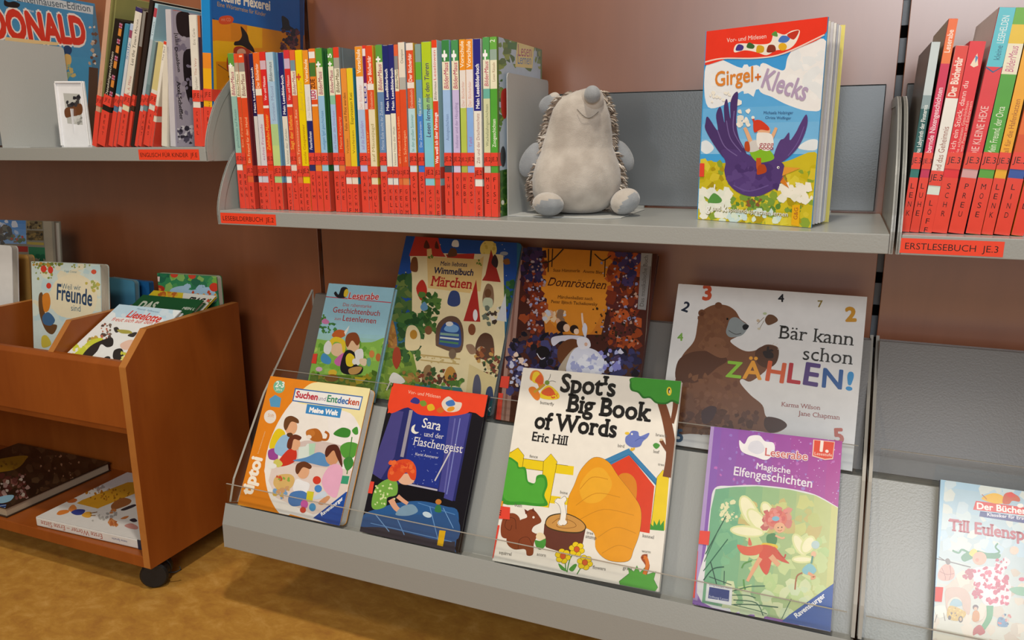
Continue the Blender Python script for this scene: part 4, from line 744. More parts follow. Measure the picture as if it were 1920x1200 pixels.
# -- girl with red hair at a night window
mw, W_, H_ = fit_cover([(741, 719), (914, 740), (861, 1029), (671, 987)], FRONT0, TF, -.2925)
r = book('picture_book', 'dark blue night-time book with a red-haired child on a bed, second in the front row', G, mw, W_, H_, .011, '1d1c24', spine='25232c')
cover_art(r, W_, H_, Tk, [
 ('p', '1a1820', [(1000, 100), (1620, 180), (1420, 1130), (780, 1000)]),
 ('p', '2c2f6e', [(1080, 255), (1500, 300), (1400, 820), (960, 690), (1000, 420)]), ('p', '4a4688', [(1030, 280), (1095, 290), (1040, 560), (960, 690), (900, 650)]),
 ('p', 'a09aa6', [(1130, 280), (1150, 282), (1095, 560), (1075, 556)]), ('p', '26368e', [(1150, 285), (1370, 315), (1300, 745), (1090, 700)]), ('n', ['8a9ad8', 'c8d0f0'], 40, (1130, 420, 1300, 720), (1.5, 3.5), 75),
 ('p', '4a4a96', [(1370, 300), (1490, 300), (1385, 820), (1300, 790)]), ('s', '8088c8', 6, [(1430, 330), (1350, 780)]), ('s', '6a6ab0', 8, [(1400, 330), (1335, 780)]), ('s', 'd0ccd0', 8, [(1375, 520), (1280, 700)]), ('s', 'c0bcc8', 10, [(1100, 715), (1295, 755)]),
 ('b', 'ee4a2c', [(1040, 130), (1300, 150), (1595, 190), (1570, 320), (1500, 290), (1380, 310), (1200, 310), (1120, 265), (1010, 295)]), ('p', 'ee4a2c', [(1040, 100), (1620, 180), (1575, 315), (1530, 300), (1480, 290), (1110, 255), (1000, 300)]), ('b', 'ee4a2c', [(1110, 250), (1200, 300), (1340, 318), (1480, 295), (1460, 240), (1200, 220)]),
 ('t', 'f6c8b0', 'Vor- und Mitlesen', (1120, 182), (1312, 212)), ('b', '3a3a8a', [(1135, 232), (1160, 205), (1190, 222), (1180, 245)]), ('b', '7a9a3a', [(1190, 232), (1220, 225), (1232, 250), (1205, 258)]), ('b', 'e2b82c', [(1235, 255), (1265, 245), (1280, 275), (1245, 285)]), ('b', 'd0702a', [(1290, 280), (1320, 262), (1335, 285), (1310, 298)]), ('b', 'e8d8c8', [(1320, 240), (1360, 200), (1400, 230), (1440, 240), (1420, 285), (1350, 290)]), ('b', '4a7ac0', [(1345, 235), (1385, 220), (1400, 250), (1360, 258)]), ('e', 'e89a2c', 1375, 275, 24, 14, -20),
 ('t', 'f2f0ee', 'Sara', (1202, 382), (1310, 402), {'bold': .008, 'serif': True, 'hs': 1.1}), ('t', 'e2e0e6', 'und der', (1214, 435), (1330, 452), {'serif': True}), ('t', 'f2f0ee', 'Flaschengeist', (1150, 486), (1442, 536), {'bold': .0, 'serif': True, 'hs': 1.15}), ('t', 'e2e0e6', 'Karin Ammerer', (1164, 548), (1300, 570)),
 ('b', 'f0eee0', [(1165, 366), (1145, 380), (1142, 408), (1165, 422), (1186, 412), (1166, 408), (1158, 390)]),
 ('p', '15131a', [(1070, 715), (1340, 770), (1320, 850), (1060, 800)]),
 ('b', '2f5f9a', [(830, 1000), (860, 900), (960, 860), (1060, 830), (1200, 820), (1340, 850), (1420, 890), (1400, 1100), (1380, 1130), (800, 1030)]), ('p', '3a3a48', [(1010, 960), (1400, 1060), (1400, 1130), (820, 1000), (860, 930)]), ('b', '33598e', [(860, 920), (1000, 900), (1200, 900), (1400, 900), (1390, 1060), (1000, 980), (840, 970)]),
 ('s', '7aa6d8', 5, [(930, 900), (1010, 1000)]), ('s', '6a98d0', 5, [(1060, 930), (1100, 1020)]), ('s', '6a98d0', 5, [(1250, 850), (1300, 1050)]), ('s', '7aa6d8', 4, [(1330, 860), (1390, 980)]), ('s', '6a98d0', 4, [(900, 950), (1380, 1060)]), ('s', '5f90c8', 4, [(1180, 830), (1400, 900)]),
 ('b', '7ab04a', [(905, 840), (930, 740), (1000, 690), (1055, 705), (1055, 780), (1000, 800), (990, 850), (930, 870)]), ('n', ['d8e8a8'], 22, (920, 710, 1045, 840), (5, 8), 76),
 ('e', 'e8b89a', 1112, 690, 50, 34), ('b', 'e0502a', [(1005, 690), (1010, 630), (1060, 580), (1130, 575), (1168, 620), (1165, 690), (1140, 690), (1110, 650), (1060, 700)]), ('n', ['f0703a', 'd8442a', 'ea6030'], 26, (1020, 590, 1150, 660), (6, 16), 77),
 ('S', 'e2a888', (36, 26), [(1020, 810), (1050, 860), (1090, 890)]), ('S', 'e2a888', (26, 20), [(1060, 790), (1090, 815), (1120, 835)]), ('b', '7f9fb8', [(1050, 890), (1090, 850), (1150, 840), (1180, 880), (1130, 905), (1060, 905)]), ('e', 'c8dcea', 1235, 900, 28, 16, 20),
 ('e', 'c8803a', 1302, 824, 18, 16), ('b', '3a7a4a', [(1280, 880), (1290, 845), (1312, 845), (1318, 885)]),
 ('p', 'f0bc1f', [(1308, 992), (1345, 996), (1328, 1088), (1294, 1080)])], rough=.18)
sign_patch(r, W_, H_, Tk, [(868, 698), (924, 706), (912, 776), (858, 768)], [(832, 815), (862, 820), (838, 960), (800, 985)])
# -- big first-words book; the known dog character is left out: a plain yellow haystack shape stands in its place
Sk = (900, 670, 2.667)
mw, W_, H_ = fit_cover([(985.5, 690), (1275, 714), (1238, 1109), (918.5, 1047)], FRONT0, TF, -.2925)
r = book('picture_book', 'big cream words book with large black lettering and a red kennel, in the front row', G, mw, W_, H_, .011, 'f3eee2', spine='ece6d8')
YE, OR = 'f3d41c', 'f0a21e'
LN = '4a3a1c'
def outl(pts, col=LN, wd=2.2, close=True): return ('S', col, wd, pts+[pts[0]] if close else pts)
hay = [(470, 640), (505, 560), (570, 500), (640, 520), (690, 590), (760, 680), (805, 760), (800, 870), (770, 960), (740, 1020), (640, 1015), (580, 960), (570, 880), (500, 840), (440, 800), (440, 710)]
sq = [(225, 960), (170, 960), (135, 930), (140, 880), (180, 850), (200, 815), (235, 800), (232, 775), (265, 760), (300, 800), (305, 825), (270, 845), (260, 870), (285, 890), (270, 930), (265, 985), (235, 990)]
grass = [(695, 1120), (745, 1080), (740, 1050), (770, 1070), (785, 1040), (800, 1075), (835, 1040), (838, 1085), (880, 1070), (870, 1110), (890, 1150), (870, 1180), (700, 1140)]
def flower(x, y, s=1):
    it = []
    for k in range(6):
        a = k*1.047+.3; it.append(('e', LN, x+24*s*math.cos(a), y+24*s*math.sin(a), 17*s, 15*s)); it.append(('e', YE, x+24*s*math.cos(a), y+24*s*math.sin(a), 15.5*s, 13.5*s))
    return it+[('e', LN, x, y, 15*s, 16*s), ('e', 'd8602c', x, y, 13.5*s, 14.5*s)]
def small(t_, x, y, x2=None, y2=None): return ('t', '6a655c', t_, (x, y), (x2, y2), {'serif': True})
cover_art(r, W_, H_, Sk, [
 ('p', 'f4efe4', [(200, 20), (1040, 100), (900, 1200), (20, 1020)]),
 ('p', YE, [(205, 505), (320, 520), (318, 568), (200, 552)]), ('p', YE, [(370, 533), (470, 545), (466, 590), (366, 578)]), ('p', YE, [(345, 690), (470, 706), (466, 742), (342, 728)]),
 ('p', YE, [(145, 475), (160, 470), (190, 452), (220, 490), (212, 560), (140, 548)]), ('s', LN, 2, [(150, 480), (162, 470), (190, 452), (220, 490), (212, 550)]), ('p', YE, [(318, 520), (355, 482), (386, 522), (343, 752), (295, 745)]), ('s', LN, 2, [(302, 745), (318, 520), (355, 482), (386, 522), (343, 752)]), ('s', LN, 2, [(215, 506), (318, 520)]), ('s', LN, 2, [(210, 554), (314, 568)]), ('s', LN, 2, [(378, 534), (440, 542)]),
 ('b', '3f9a32', [(125, 510), (185, 522), (195, 548), (228, 552), (238, 612), (250, 625), (275, 628), (285, 592), (325, 590), (338, 638), (322, 690), (335, 742), (220, 738), (100, 715)]), ('b', '55b03c', [(135, 520), (178, 530), (190, 556), (220, 562), (232, 620), (262, 640), (290, 605), (318, 605), (325, 640), (310, 690), (318, 730), (220, 722), (118, 700)]),
 ('p', 'e2431f', [(638, 540), (745, 485), (872, 645), (848, 880), (780, 868), (640, 840), (560, 835), (600, 700)]), ('p', 'c9821f', [(680, 600), (760, 590), (780, 740), (700, 720)]),
 ('p', '3f86b8', [(612, 540), (620, 512), (745, 455), (905, 630), (885, 648), (745, 490), (640, 545)]), ('s', '2d5f86', 2.5, [(620, 540), (745, 486), (890, 645)]),
 ('p', YE, [(885, 600), (915, 562), (945, 605), (925, 865), (850, 860)]), ('s', LN, 2, [(852, 860), (885, 600), (915, 562), (945, 605)]), ('p', '3f9a32', [(850, 862), (852, 830), (866, 845), (870, 815), (884, 840), (898, 808), (902, 840), (920, 815), (920, 868)]),
 ('b', 'e08a1c', [(690, 600), (740, 580), (780, 620), (782, 700), (760, 735), (700, 720)]), ('b', LN, hay), ('b', OR, [(x*.994+3.7, y*.994+4.5) for x, y in hay]), ('b', 'f4b22c', [(500, 640), (560, 560), (620, 560), (660, 640), (600, 720), (520, 720)]),
 ('S', 'd18a1a', 3, [(500, 660), (560, 600), (640, 610)]), ('S', 'd18a1a', 3, [(480, 740), (580, 680), (700, 700)]), ('S', 'd18a1a', 3, [(500, 810), (620, 760), (770, 790)]), ('S', 'd18a1a', 3, [(590, 900), (680, 850), (780, 880)]), ('S', 'd18a1a', 3, [(610, 980), (690, 940), (760, 960)]),
 ('p', '6b3a2c', [(322, 835), (345, 800), (530, 850), (508, 960), (440, 985), (330, 950), (315, 915)]), ('b', LN, [(325, 830), (350, 790), (430, 780), (500, 810), (532, 850), (500, 878), (420, 876), (350, 858)]), ('b', 'd39b50', [(330, 830), (354, 795), (430, 785), (498, 814), (526, 849), (498, 872), (420, 870), (352, 853)]), ('S', '8a5a26', 2.5, [(360, 830), (400, 805), (460, 820), (480, 845), (430, 855), (385, 845), (400, 825), (440, 830)]),
 ('S', 'fbf7ee', 26, [(405, 720), (418, 770), (412, 825)]), ('e', 'fbf7ee', 390, 722, 17, 17), ('e', 'fbf7ee', 416, 712, 17, 17), ('e', 'fbf7ee', 402, 828, 14, 14), ('e', 'fbf7ee', 422, 826, 13, 13), outl([(372, 722), (388, 704), (404, 706), (424, 694), (434, 712), (424, 728), (430, 770), (436, 826), (412, 842), (392, 828), (404, 775), (394, 738)], '6a655c', 1.8),
 ('b', '6f3320', [(x, y) for x, y in sq]), ('b', '8a4527', [(x*.99+2.2, y*.99+8) for x, y in sq]), ('b', '8a4527', [(190, 870), (200, 810), (170, 780), (125, 790), (105, 840), (108, 895), (140, 905), (160, 880)]), ('S', '5a2a18', 2.5, [(180, 860), (175, 810), (140, 805), (125, 845), (150, 865), (160, 840)]), ('p', '6f3320', [(228, 785), (222, 758), (245, 772)]), ('p', '6f3320', [(258, 768), (266, 752), (276, 775)]), ('e', 'f4efe4', 268, 800, 6, 6), ('S', '8a4527', 16, [(255, 890), (285, 890), (300, 905)]), ('S', '5a2a18', 2.2, [(190, 960), (200, 910), (240, 900), (262, 940)]),
 ('b', 'f0dcb4', [(280, 900), (290, 878), (315, 880), (328, 905), (300, 915)]), ('b', '4f9a3f', [(275, 915), (300, 918), (328, 908), (325, 945), (300, 962), (280, 945)]),
 ('S', '3f8a32', 5, [(435, 1075), (450, 1010), (480, 960)]), ('S', '3f8a32', 5, [(430, 1070), (425, 1010)]), ('S', '3f8a32', 5, [(485, 1085), (505, 1050), (520, 1020)]), ('b', '4f9a3f', [(392, 1030), (420, 1050), (435, 1070), (405, 1060)]), ('b', '4f9a3f', [(445, 1060), (470, 1035), (485, 1038), (465, 1070)])]
 + flower(484, 960) + flower(415, 994) + flower(525, 1026) + [
 ('p', '2f7a2a', grass), ('p', '57b040', [(x*.98+16, y*.98+24) for x, y in grass]), ('S', 'a04a1a', 22, [(822, 1085), (838, 1040), (815, 1000), (838, 995)]), ('S', 'e07a24', 18, [(822, 1085), (838, 1040), (830, 1005), (818, 1000)]),
 ('S', '7a4526', (54, 40), [(940, 600), (955, 500), (950, 400), (930, 300), (905, 220)]), ('S', '7a4526', (20, 30), [(960, 330), (975, 260), (980, 210)]), ('S', '7a4526', (16, 20), [(945, 480), (920, 440), (905, 415)]), ('e', 'e0c8a0', 907, 412, 9, 6),
 ('b', '2f7a2a', [(775, 100), (750, 130), (755, 165), (790, 178), (815, 205), (850, 205), (880, 230), (930, 235), (960, 222), (1000, 228), (1010, 110)]), ('b', '46a038', [(780, 100), (758, 130), (765, 160), (796, 170), (820, 196), (852, 196), (884, 222), (928, 226), (960, 212), (1010, 220), (1015, 110)]), ('e', 'f0d83a', 946, 170, 13, 22), ('e', '2a2a26', 946, 168, 5, 14), ('e', 'f4f2ea', 948, 172, 2.5, 8),
 ('b', '6f7fc8', [(745, 385), (760, 368), (790, 372), (800, 395), (845, 378), (838, 400), (815, 420), (800, 445), (760, 450), (730, 430), (728, 400)]), ('e', 'f0c83a', 736, 380, 12, 7), ('e', 'f4f2ea', 760, 384, 5, 5), ('S', '4a5aa8', 2.5, [(775, 420), (800, 405), (825, 405)]), ('n', ['e8b83a'], 3, (750, 455, 775, 470), (6, 9), 78),
 ('b', '4f9a3f', [(865, 440), (880, 428), (900, 440), (882, 458)]),
 ('b', 'e8842c', [(285, 130), (250, 110), (262, 70), (295, 68), (318, 100), (315, 140), (300, 160)]), ('b', 'f0cf2c', [(262, 120), (268, 80), (290, 72), (300, 90), (285, 100), (290, 130)]), ('b', 'e2602c', [(275, 120), (300, 85), (315, 105), (312, 135)]), ('b', 'f0cf2c', [(310, 165), (345, 140), (390, 175), (395, 205), (350, 212), (300, 200)]), ('b', 'e2602c', [(315, 165), (350, 150), (375, 182), (345, 195), (310, 182)]), ('n', ['e2602c', 'd8502a'], 14, (330, 180, 390, 208), (3, 5), 79), ('b', 'e8842c', [(250, 150), (275, 150), (300, 185), (295, 212), (275, 210), (245, 170)]), ('S', 'c8a02c', 12, [(270, 175), (300, 155), (325, 135)]), ('e', '7a9a3a', 336, 127, 12, 12), ('S', '5a5548', 2, [(340, 118), (350, 100), (353, 84)]), ('S', '5a5548', 2, [(345, 122), (362, 118), (380, 124)]),
 ('t', '1d1b1a', "Spot's", (402, 170), (672, 195), {'serif': True, 'bold': .03, 'hs': 1.1}), ('t', '1d1b1a', 'Big Book', (432, 268), (850, 320), {'serif': True, 'bold': .03, 'hs': 1.1}), ('t', '1d1b1a', 'of Words', (272, 352), (678, 400), {'serif': True, 'bold': .03, 'hs': 1.1}), ('t', '1d1b1a', 'Eric Hill', (260, 416), (436, 440), {'serif': True, 'bold': .015, 'hs': 1.1}),
 small('butterfly', 300, 232, 370, 242), small('bird', 688, 448, 722, 452), small('branch', 878, 393, 934, 400), small('leaf', 866, 477, 896, 481), small('tree', 890, 540, 920, 544), small('fence', 247, 500, 288, 505), small('bone', 400, 680, 438, 686), small('bush', 173, 744, 210, 750), small('tree', 533, 882, 566, 888), small('stump', 528, 902, 582, 911), small('kennel', 812, 898, 870, 908), small('worm', 808, 974, 854, 980), small('grass', 714, 1060, 760, 1066), small('flowers', 562, 1056, 628, 1066), small('acorn', 284, 990, 330, 998), small('squirrel', 96, 982, 158, 992)])
cover_art(r, W_, H_, Sk, [('p', 'e8a02c', [(100, 716), (118, 720), (114, 746), (96, 744)]), ('p', RED, [(104, 744), (152, 750), (150, 812), (92, 806)]), ('t', INK, 'E', (94, 788), (106, 790), {'bold': .02}), ('p', RED, [(80, 838), (100, 840), (68, 1003), (40, 1000)])], 'label_sticker', base=.0014)
# -- fairy stories
Ek = (1270, 780, 2.857)
mw, W_, H_ = fit_cover([(1334, 798), (1582, 829), (1555, 1175), (1297, 1127)], FRONT0, TF, -.2925)
r = book('picture_book', 'purple and green reader with a red-petalled fairy, rightmost of the front row', G, mw, W_, H_, .011, '8a5fae', spine='a88cc4')
win = [(205, 392), (300, 380), (430, 376), (600, 394), (740, 426), (864, 494), (920, 530), (860, 1150), (560, 1090), (132, 1000), (160, 700), (180, 500)]
def fairy_wing(cx, cy, rx, ry, a): return [('e', 'e2e8a8', cx, cy, rx+10, ry+10, a), ('e', 'f6f4cc', cx, cy, rx, ry, a)]
cover_art(r, W_, H_, Ek, [
 ('g', '8a62b8', 'b4459a', [(150, 40), (900, 130), (850, 1150), (60, 1000)], 0, 8), ('p', 'b49ad0', [(180, 40), (198, 50), (108, 990), (70, 980)]), ('n', ['a884d0', 'c070c0', '9a78c8'], 60, (200, 70, 880, 480), (4, 12), 81), ('n', ['d8a8e0', 'e0c0ea'], 60, (600, 120, 880, 480), (1.5, 4), 82),
 ('b', 'e6e6ea', [(x-4, y-6) for x, y in win]), ('g', '6fb08a', 'd8d68a', win, 0, 8),
 ('n', ['74b38c', '7cb98e', '82bd90'], 24, (250, 450, 330, 800), (20, 50), 83), ('n', ['c3cd82', 'ced488', 'c6c47e', 'cdbf7c'], 40, (350, 460, 740, 620), (20, 44), 84), ('n', ['c2da98', 'cbdd9c', 'd4e0a2', 'bcd894'], 50, (340, 640, 800, 960), (20, 48), 85), ('n', ['d8e4b4', 'd0e2b8'], 30, (250, 900, 700, 1080), (18, 40), 86), ('n', ['e8e8b8'], 26, (230, 460, 320, 560), (4, 16), 87),
 ] + fairy_wing(385, 510, 34, 82, -25) + fairy_wing(430, 560, 30, 70, -40) + fairy_wing(375, 618, 84, 22, 6) + fairy_wing(480, 500, 20, 36, -30) + fairy_wing(655, 690, 22, 56, -28) + fairy_wing(700, 690, 26, 44, 30) + fairy_wing(670, 768, 48, 12, 0) + [
 ('n', ['d88a80', 'c8706a', 'e09a8a'], 44, (468, 500, 598, 590), (14, 26), 88), ('e', 'e0806f', 530, 550, 58, 48), ('n', ['d8706a', 'e8948a'], 20, (480, 510, 580, 570), (8, 16), 89), ('e', 'edb890', 548, 598, 30, 28), ('e', '8ac0d8', 527, 550, 20, 13), ('e', '3a2a20', 540, 598, 3, 4), ('e', '3a2a20', 560, 596, 3, 4), ('S', 'b04a3a', 2.5, [(538, 612), (550, 616), (560, 610)]),
 ('b', '5a8f5a', [(480, 640), (520, 628), (535, 660), (520, 694), (482, 680)]), ('S', 'edb890', 10, [(525, 640), (560, 655), (575, 650)]), ('b', 'e8c83a', [(460, 680), (530, 690), (530, 712), (455, 706)]),
 ('b', 'd9583f', [(455, 690), (520, 705), (510, 760), (480, 850), (440, 800), (440, 730)]), ('b', 'e0694a', [(450, 690), (380, 700), (320, 690), (350, 740), (420, 745), (455, 720)]), ('b', 'd45a40', [(520, 700), (570, 760), (600, 790), (550, 775), (500, 740)]), ('b', 'e0745a', [(380, 690), (385, 650), (400, 690)]), ('S', 'c84a38', 8, [(540, 730), (570, 760), (580, 740)]),
 ('S', 'e8ae84', (26, 16), [(445, 760), (410, 820), (375, 885)]), ('S', 'e8ae84', (30, 22), [(500, 750), (535, 790), (545, 800)]), ('S', '5f9a4a', 8, [(345, 815), (360, 790), (400, 775)]), ('S', '5f9a4a', 9, [(355, 875), (358, 910), (365, 930)]),
 ('e', 'bfd8d8', 740, 690, 22, 22), ('e', 'edc09a', 730, 740, 14, 16), ('b', '8ac4d0', [(670, 820), (710, 790), (745, 825), (720, 850), (680, 845)]), ('S', '5f9a8a', 10, [(725, 750), (718, 790)]), ('S', 'e8a87a', 16, [(700, 840), (735, 862), (715, 870)]), ('S', 'a86a3a', 8, [(670, 840), (640, 860), (630, 930)]),
 ('s', '2f5a44', 5, [(150, 740), (262, 535)]), ('s', '2f6a4a', 5, [(140, 830), (270, 660)]), ('s', '3a6a4a', 4, [(145, 780), (215, 620)]), ('S', '2a5a40', 6, [(140, 880), (190, 820), (250, 808)]), ('s', '2a4a3a', 5, [(178, 780), (210, 900)]), ('s', '2a4a3a', 4, [(250, 900), (252, 830)]), ('s', '2a4a3a', 4, [(170, 860), (290, 905)]), ('S', '35694a', 5, [(290, 940), (380, 915), (470, 910)]), ('S', '35694a', 5, [(280, 960), (370, 960), (420, 975)]), ('S', '2f5f44', 6, [(300, 1010), (400, 1010), (540, 1025)]), ('s', '35694a', 4, [(560, 1085), (610, 980)]), ('S', '35694a', 5, [(300, 985), (420, 1000), (460, 1070)]), ('S', '35694a', 4, [(250, 1000), (420, 1040), (480, 1060)]),
 ('b', 'f4f2f4', [(345, 190), (332, 130), (360, 150), (385, 110), (440, 105), (470, 135), (515, 145), (520, 190), (480, 235), (420, 220)]), ('b', 'dfe0ea', [(380, 180), (395, 140), (440, 135), (470, 180), (430, 205)]),
 ('t', 'f6f0f0', 'Leserabe', (468, 212), (696, 238), {'bold': .06}), ('t', 'd06a6a', 'Leserabe', (470, 212), (696, 238), {'bold': .012}),
 ('p', 'f0c8b8', [(728, 126), (844, 138), (834, 232), (790, 236), (722, 216)]), ('p', 'e04a2c', [(734, 130), (840, 142), (830, 226), (790, 230), (728, 211)]), ('t', 'f8ece4', '1.', (766, 188), (806, 194), {'bold': .05}), ('t', 'f8dcd0', 'Lesestufe', (735, 208), (828, 218)),
 ('t', 'eee6f2', 'Magische', (424, 284), (604, 310), {'bold': .015}), ('t', 'eee6f2', 'Elfengeschichten', (302, 316), (720, 384), {'bold': .015, 'hs': 1.1}),
 ('p', 'e8ecf0', [(158, 893), (296, 916), (290, 1016), (150, 990)]), ('p', '2c3f86', [(172, 915), (280, 934), (276, 994), (165, 976)]), ('t', '5a6a9a', 'Empfohlen von', (172, 908), (284, 928)), ('t', 'c8d0e4', 'Stiftung Lesen', (170, 972), (272, 990)),
 ('p', '2352a6', [(840, 895), (845, 1160), (560, 1100), (600, 1065)]), ('t', 'f2f4f8', 'Ravensburger', (640, 1082), (795, 968), {'bold': .03})], rough=.22)
sign_patch(r, W_, H_, Ek, [(100, 612), (176, 618), (168, 692), (96, 682)], [(80, 720), (112, 722), (94, 975), (60, 970)])
# -- jester book in the right-hand tray
Lk = (1640, 840, 3.333)
_t = math.radians(TF); _n = V((0, -math.cos(_t), math.sin(_t))); _tl = onplane(1763.5, 899, FRONT0, _n); _ux = V((1, 0, 0)); _uy = _n.cross(_ux)
H_ = (_tl.z+.2925)/_uy.z; W_ = .165; _rot = M.Rotation(math.radians(.6), 3, _n)
mw = frame(_tl-_uy*H_, _ux, _uy, _n)
r = book('picture_book', 'pale blue book with a jester in checked clothes, alone in the right tray', None, mw, W_, H_, .013, 'bcd4e0', spine='3a4a86')
cover_art(r, W_, H_, Lk, [
 ('g', '9fc4dc', 'd8d0b8', [(350, 150), (1200, 200), (1100, 1400), (300, 1300)], 1, 8), ('n', ['c6d6d8', 'bfd2da', 'd0d8d2', 'b6cfdc'], 60, (400, 210, 1100, 640), (20, 60), 91), ('n', ['d2c8b4', 'cabfac', 'd8cfbc', 'c6b8a4'], 60, (350, 760, 1100, 1300), (20, 56), 92), ('p', '9cc4dd', [(405, 195), (440, 200), (360, 1200), (320, 1200)]),
 ('p', '3c3f7e', [(660, 395), (1000, 440), (1000, 480), (652, 428)]), ('p', 'd8402f', [(632, 330), (1000, 380), (1000, 428), (615, 385)]), ('t', 'f6eeea', 'Der Bücherbär', (640, 380), (1035, 424), {'bold': .03}), ('t', 'e8e6f0', 'Klassiker für Erstleser', (704, 424), (1010, 458), {'bold': .02}),
 ('b', 'e8b61f', [(670, 310), (740, 282), (800, 300), (820, 340), (760, 348), (690, 330)]), ('b', 'c85a2c', [(810, 290), (850, 278), (900, 305), (905, 335), (860, 330), (840, 350), (800, 345)]), ('b', 'd8442f', [(820, 285), (855, 276), (880, 300), (840, 308)]), ('s', 'b0503a', 4, [(670, 290), (700, 320)]), ('e', 'f0efe8', 910, 360, 20, 14),
 ('t', 'b04048', 'Till Eulenspiegel', (462, 512), (1130, 604), {'serif': True, 'bold': .03, 'hs': 1.15}),
 ('s', '5a4a3a', 6, [(385, 690), (600, 745)]), ('s', '5a4a3a', 4, [(400, 680), (460, 715)]), ('b', 'd99a86', [(395, 790), (420, 740), (460, 725), (495, 760), (495, 810), (450, 830), (405, 820)]), ('S', '8a5040', 3, [(405, 770), (450, 790), (495, 785)]), ('S', '8a5040', 3, [(420, 750), (440, 800), (440, 825)]), ('S', '8a5040', 3, [(470, 735), (475, 790), (465, 825)]), ('b', '6a5a4a', [(440, 700), (460, 690), (475, 715), (455, 730)]),
 ('b', '4a8a5a', [(540, 680), (580, 650), (640, 640), (700, 655), (780, 660), (775, 690), (700, 690), (620, 690), (560, 710)]), ('S', '4a8a5a', 12, [(590, 655), (545, 635), (525, 655), (485, 640)]), ('S', '4a8a5a', 10, [(740, 665), (780, 650), (755, 620), (770, 595)]), ('b', 'e8c62f', [(590, 660), (615, 630), (640, 645), (620, 680)]), ('e', 'e2a486', 655, 690, 44, 42), ('e', 'd8866a', 640, 700, 12, 12),
 ('b', 'e4d8dc', [(610, 760), (680, 740), (760, 740), (830, 700), (845, 720), (800, 780), (850, 860), (840, 960), (760, 990), (690, 980), (650, 900), (620, 830)]), ('n', ['c03a54', 'd0506a', 'b8304a'], 70, (620, 745, 830, 980), (9, 18), 93), ('n', ['c03a54', 'e4d8dc'], 22, (760, 690, 850, 770), (9, 16), 94), ('n', ['b03a44'], 12, (560, 760, 620, 820), (9, 18), 95), ('e', 'ecc4ac', 872, 640, 28, 26), ('e', 'cc4460', 920, 820, 20, 12),
 ('S', '4f9a5a', (44, 30), [(720, 985), (715, 1060), (675, 1130)]), ('b', 'b03a26', [(620, 1130), (660, 1105), (690, 1150), (660, 1170), (640, 1160), (615, 1170)]), ('b', '7ab08a', [(840, 880), (930, 870), (1000, 920), (900, 920)]),
 ('b', 'c8aa96', [(440, 900), (480, 870), (560, 880), (600, 940), (590, 1040), (555, 1010), (540, 950), (500, 930), (460, 960), (450, 1020)]), ('b', '8fb4c0', [(470, 990), (490, 945), (530, 950), (545, 985)]),
 ('b', 'e6e0d0', [(370, 1000), (400, 985), (440, 990), (445, 1040), (400, 1060)]), ('s', '7a6a5a', 4, [(375, 1090), (390, 1040)]), ('s', '7a6a5a', 4, [(440, 1080), (430, 1030)]), ('b', 'c8a42c', [(455, 1060), (470, 985), (560, 1020), (565, 1050), (520, 1080)]), ('n', ['6a5028', 'e0c04a'], 16, (465, 1000, 555, 1065), (4, 9), 96), ('e', '4a3a2a', 537, 1070, 14, 20), ('e', 'c8a878', 537, 1070, 8, 12), ('e', '4a3a2a', 468, 1060, 10, 14),
 ('b', 'c8863a', [(612, 1080), (615, 1025), (640, 1015), (655, 1040), (648, 1080)]), ('e', '5a3a30', 630, 995, 18, 16), ('e', 'd8a888', 630, 1003, 11, 10), ('b', '5f8ab0', [(770, 1110), (775, 1060), (810, 1065), (830, 1115)]), ('n', ['c86a5a', '4a6a8a', 'd0b0a0'], 14, (770, 1040, 850, 1110), (6, 12), 97)], rough=.14)
sign_patch(r, W_, H_, Lk, [(352, 866), (428, 870), (418, 962), (340, 954)], [(325, 1000), (368, 1004), (350, 1200), (300, 1200)])

# ================================================================== BIRD BOOK STANDING OPEN ON THE MIDDLE SHELF
Gk = (1280, 10, 2.727)
z0 = .2059
a = onplane(1308, 411, (0, 0, z0), V((0, 0, 1))); b = onplane(1521, 427.5, (0, 0, z0), V((0, 0, 1)))
ux = (b-a).normalized(); n_ = ux.cross(V((0, 0, 1))); W_ = (b-a).length
H_ = onplane(1319, 60, a, n_).z-z0; H2 = onplane(1546, 31, a, n_).z-z0; H_ = (H_+H2)/2
mw = frame(a, ux, (0, 0, 1), n_)
r = empty('picture_book', mw, 'upright book with a purple bird cover, standing slightly fanned open on the middle shelf', 'book')
MB().box((0, 0, -.0022), (W_, H_, 0)).build('front_cover', pm('3a9fdc'), r, bevel=.0006, mw=mw)
MB().prism([(0, 0), (0, -.010), (.0022, -.010), (.0022, -.0022)], 0, H_, 'y').build('spine', pm('c03a34'), r, mw=mw) if False else MB().box((-.0012, 0, -.011), (.001, H_, -.0002)).build('spine', pm('3a9fdc'), r, mw=mw)
def leaf(ang, th, w_, mat, name, h0=.003, col=None, off=-.006):
    c, s_ = math.cos(math.radians(ang)), math.sin(math.radians(ang))
    f = mw @ M.Translation((.0012, 0, off)) @ M.Rotation(math.radians(ang), 4, 'Y')
    k = 8; pts = []; 
    for i in range(k+1):
        t_ = i/k; pts.append((w_*t_, -.004*math.sin(math.pi*t_)*(1 if ang > 4 else .3)))
    poly = pts+[(x, z-th) for x, z in reversed(pts)]
    return MB().prism([(p[0], p[1]) for p in poly], 0, H_-2*h0, 'y').build(name, mat, r, mw=f @ M.Translation((0, h0, 0)))
for ang, th, hue in ((3.5, .0012, 'e8e0d0'), (7, .0012, 'd9d8dc'), (10.5, .0025, 'f0eee6'), (14.5, .0012, 'b9bcc6'), (18, .0035, 'f2f0e4'), (22, .0015, 'e4e0d6')):
    leaf(ang, th, W_-.004, pm(hue, .7), 'pages', off=-.003-ang*.0003)
leaf(26, .0022, W_, pm('e9dc72'), 'back_cover', 0, off=-.0105)
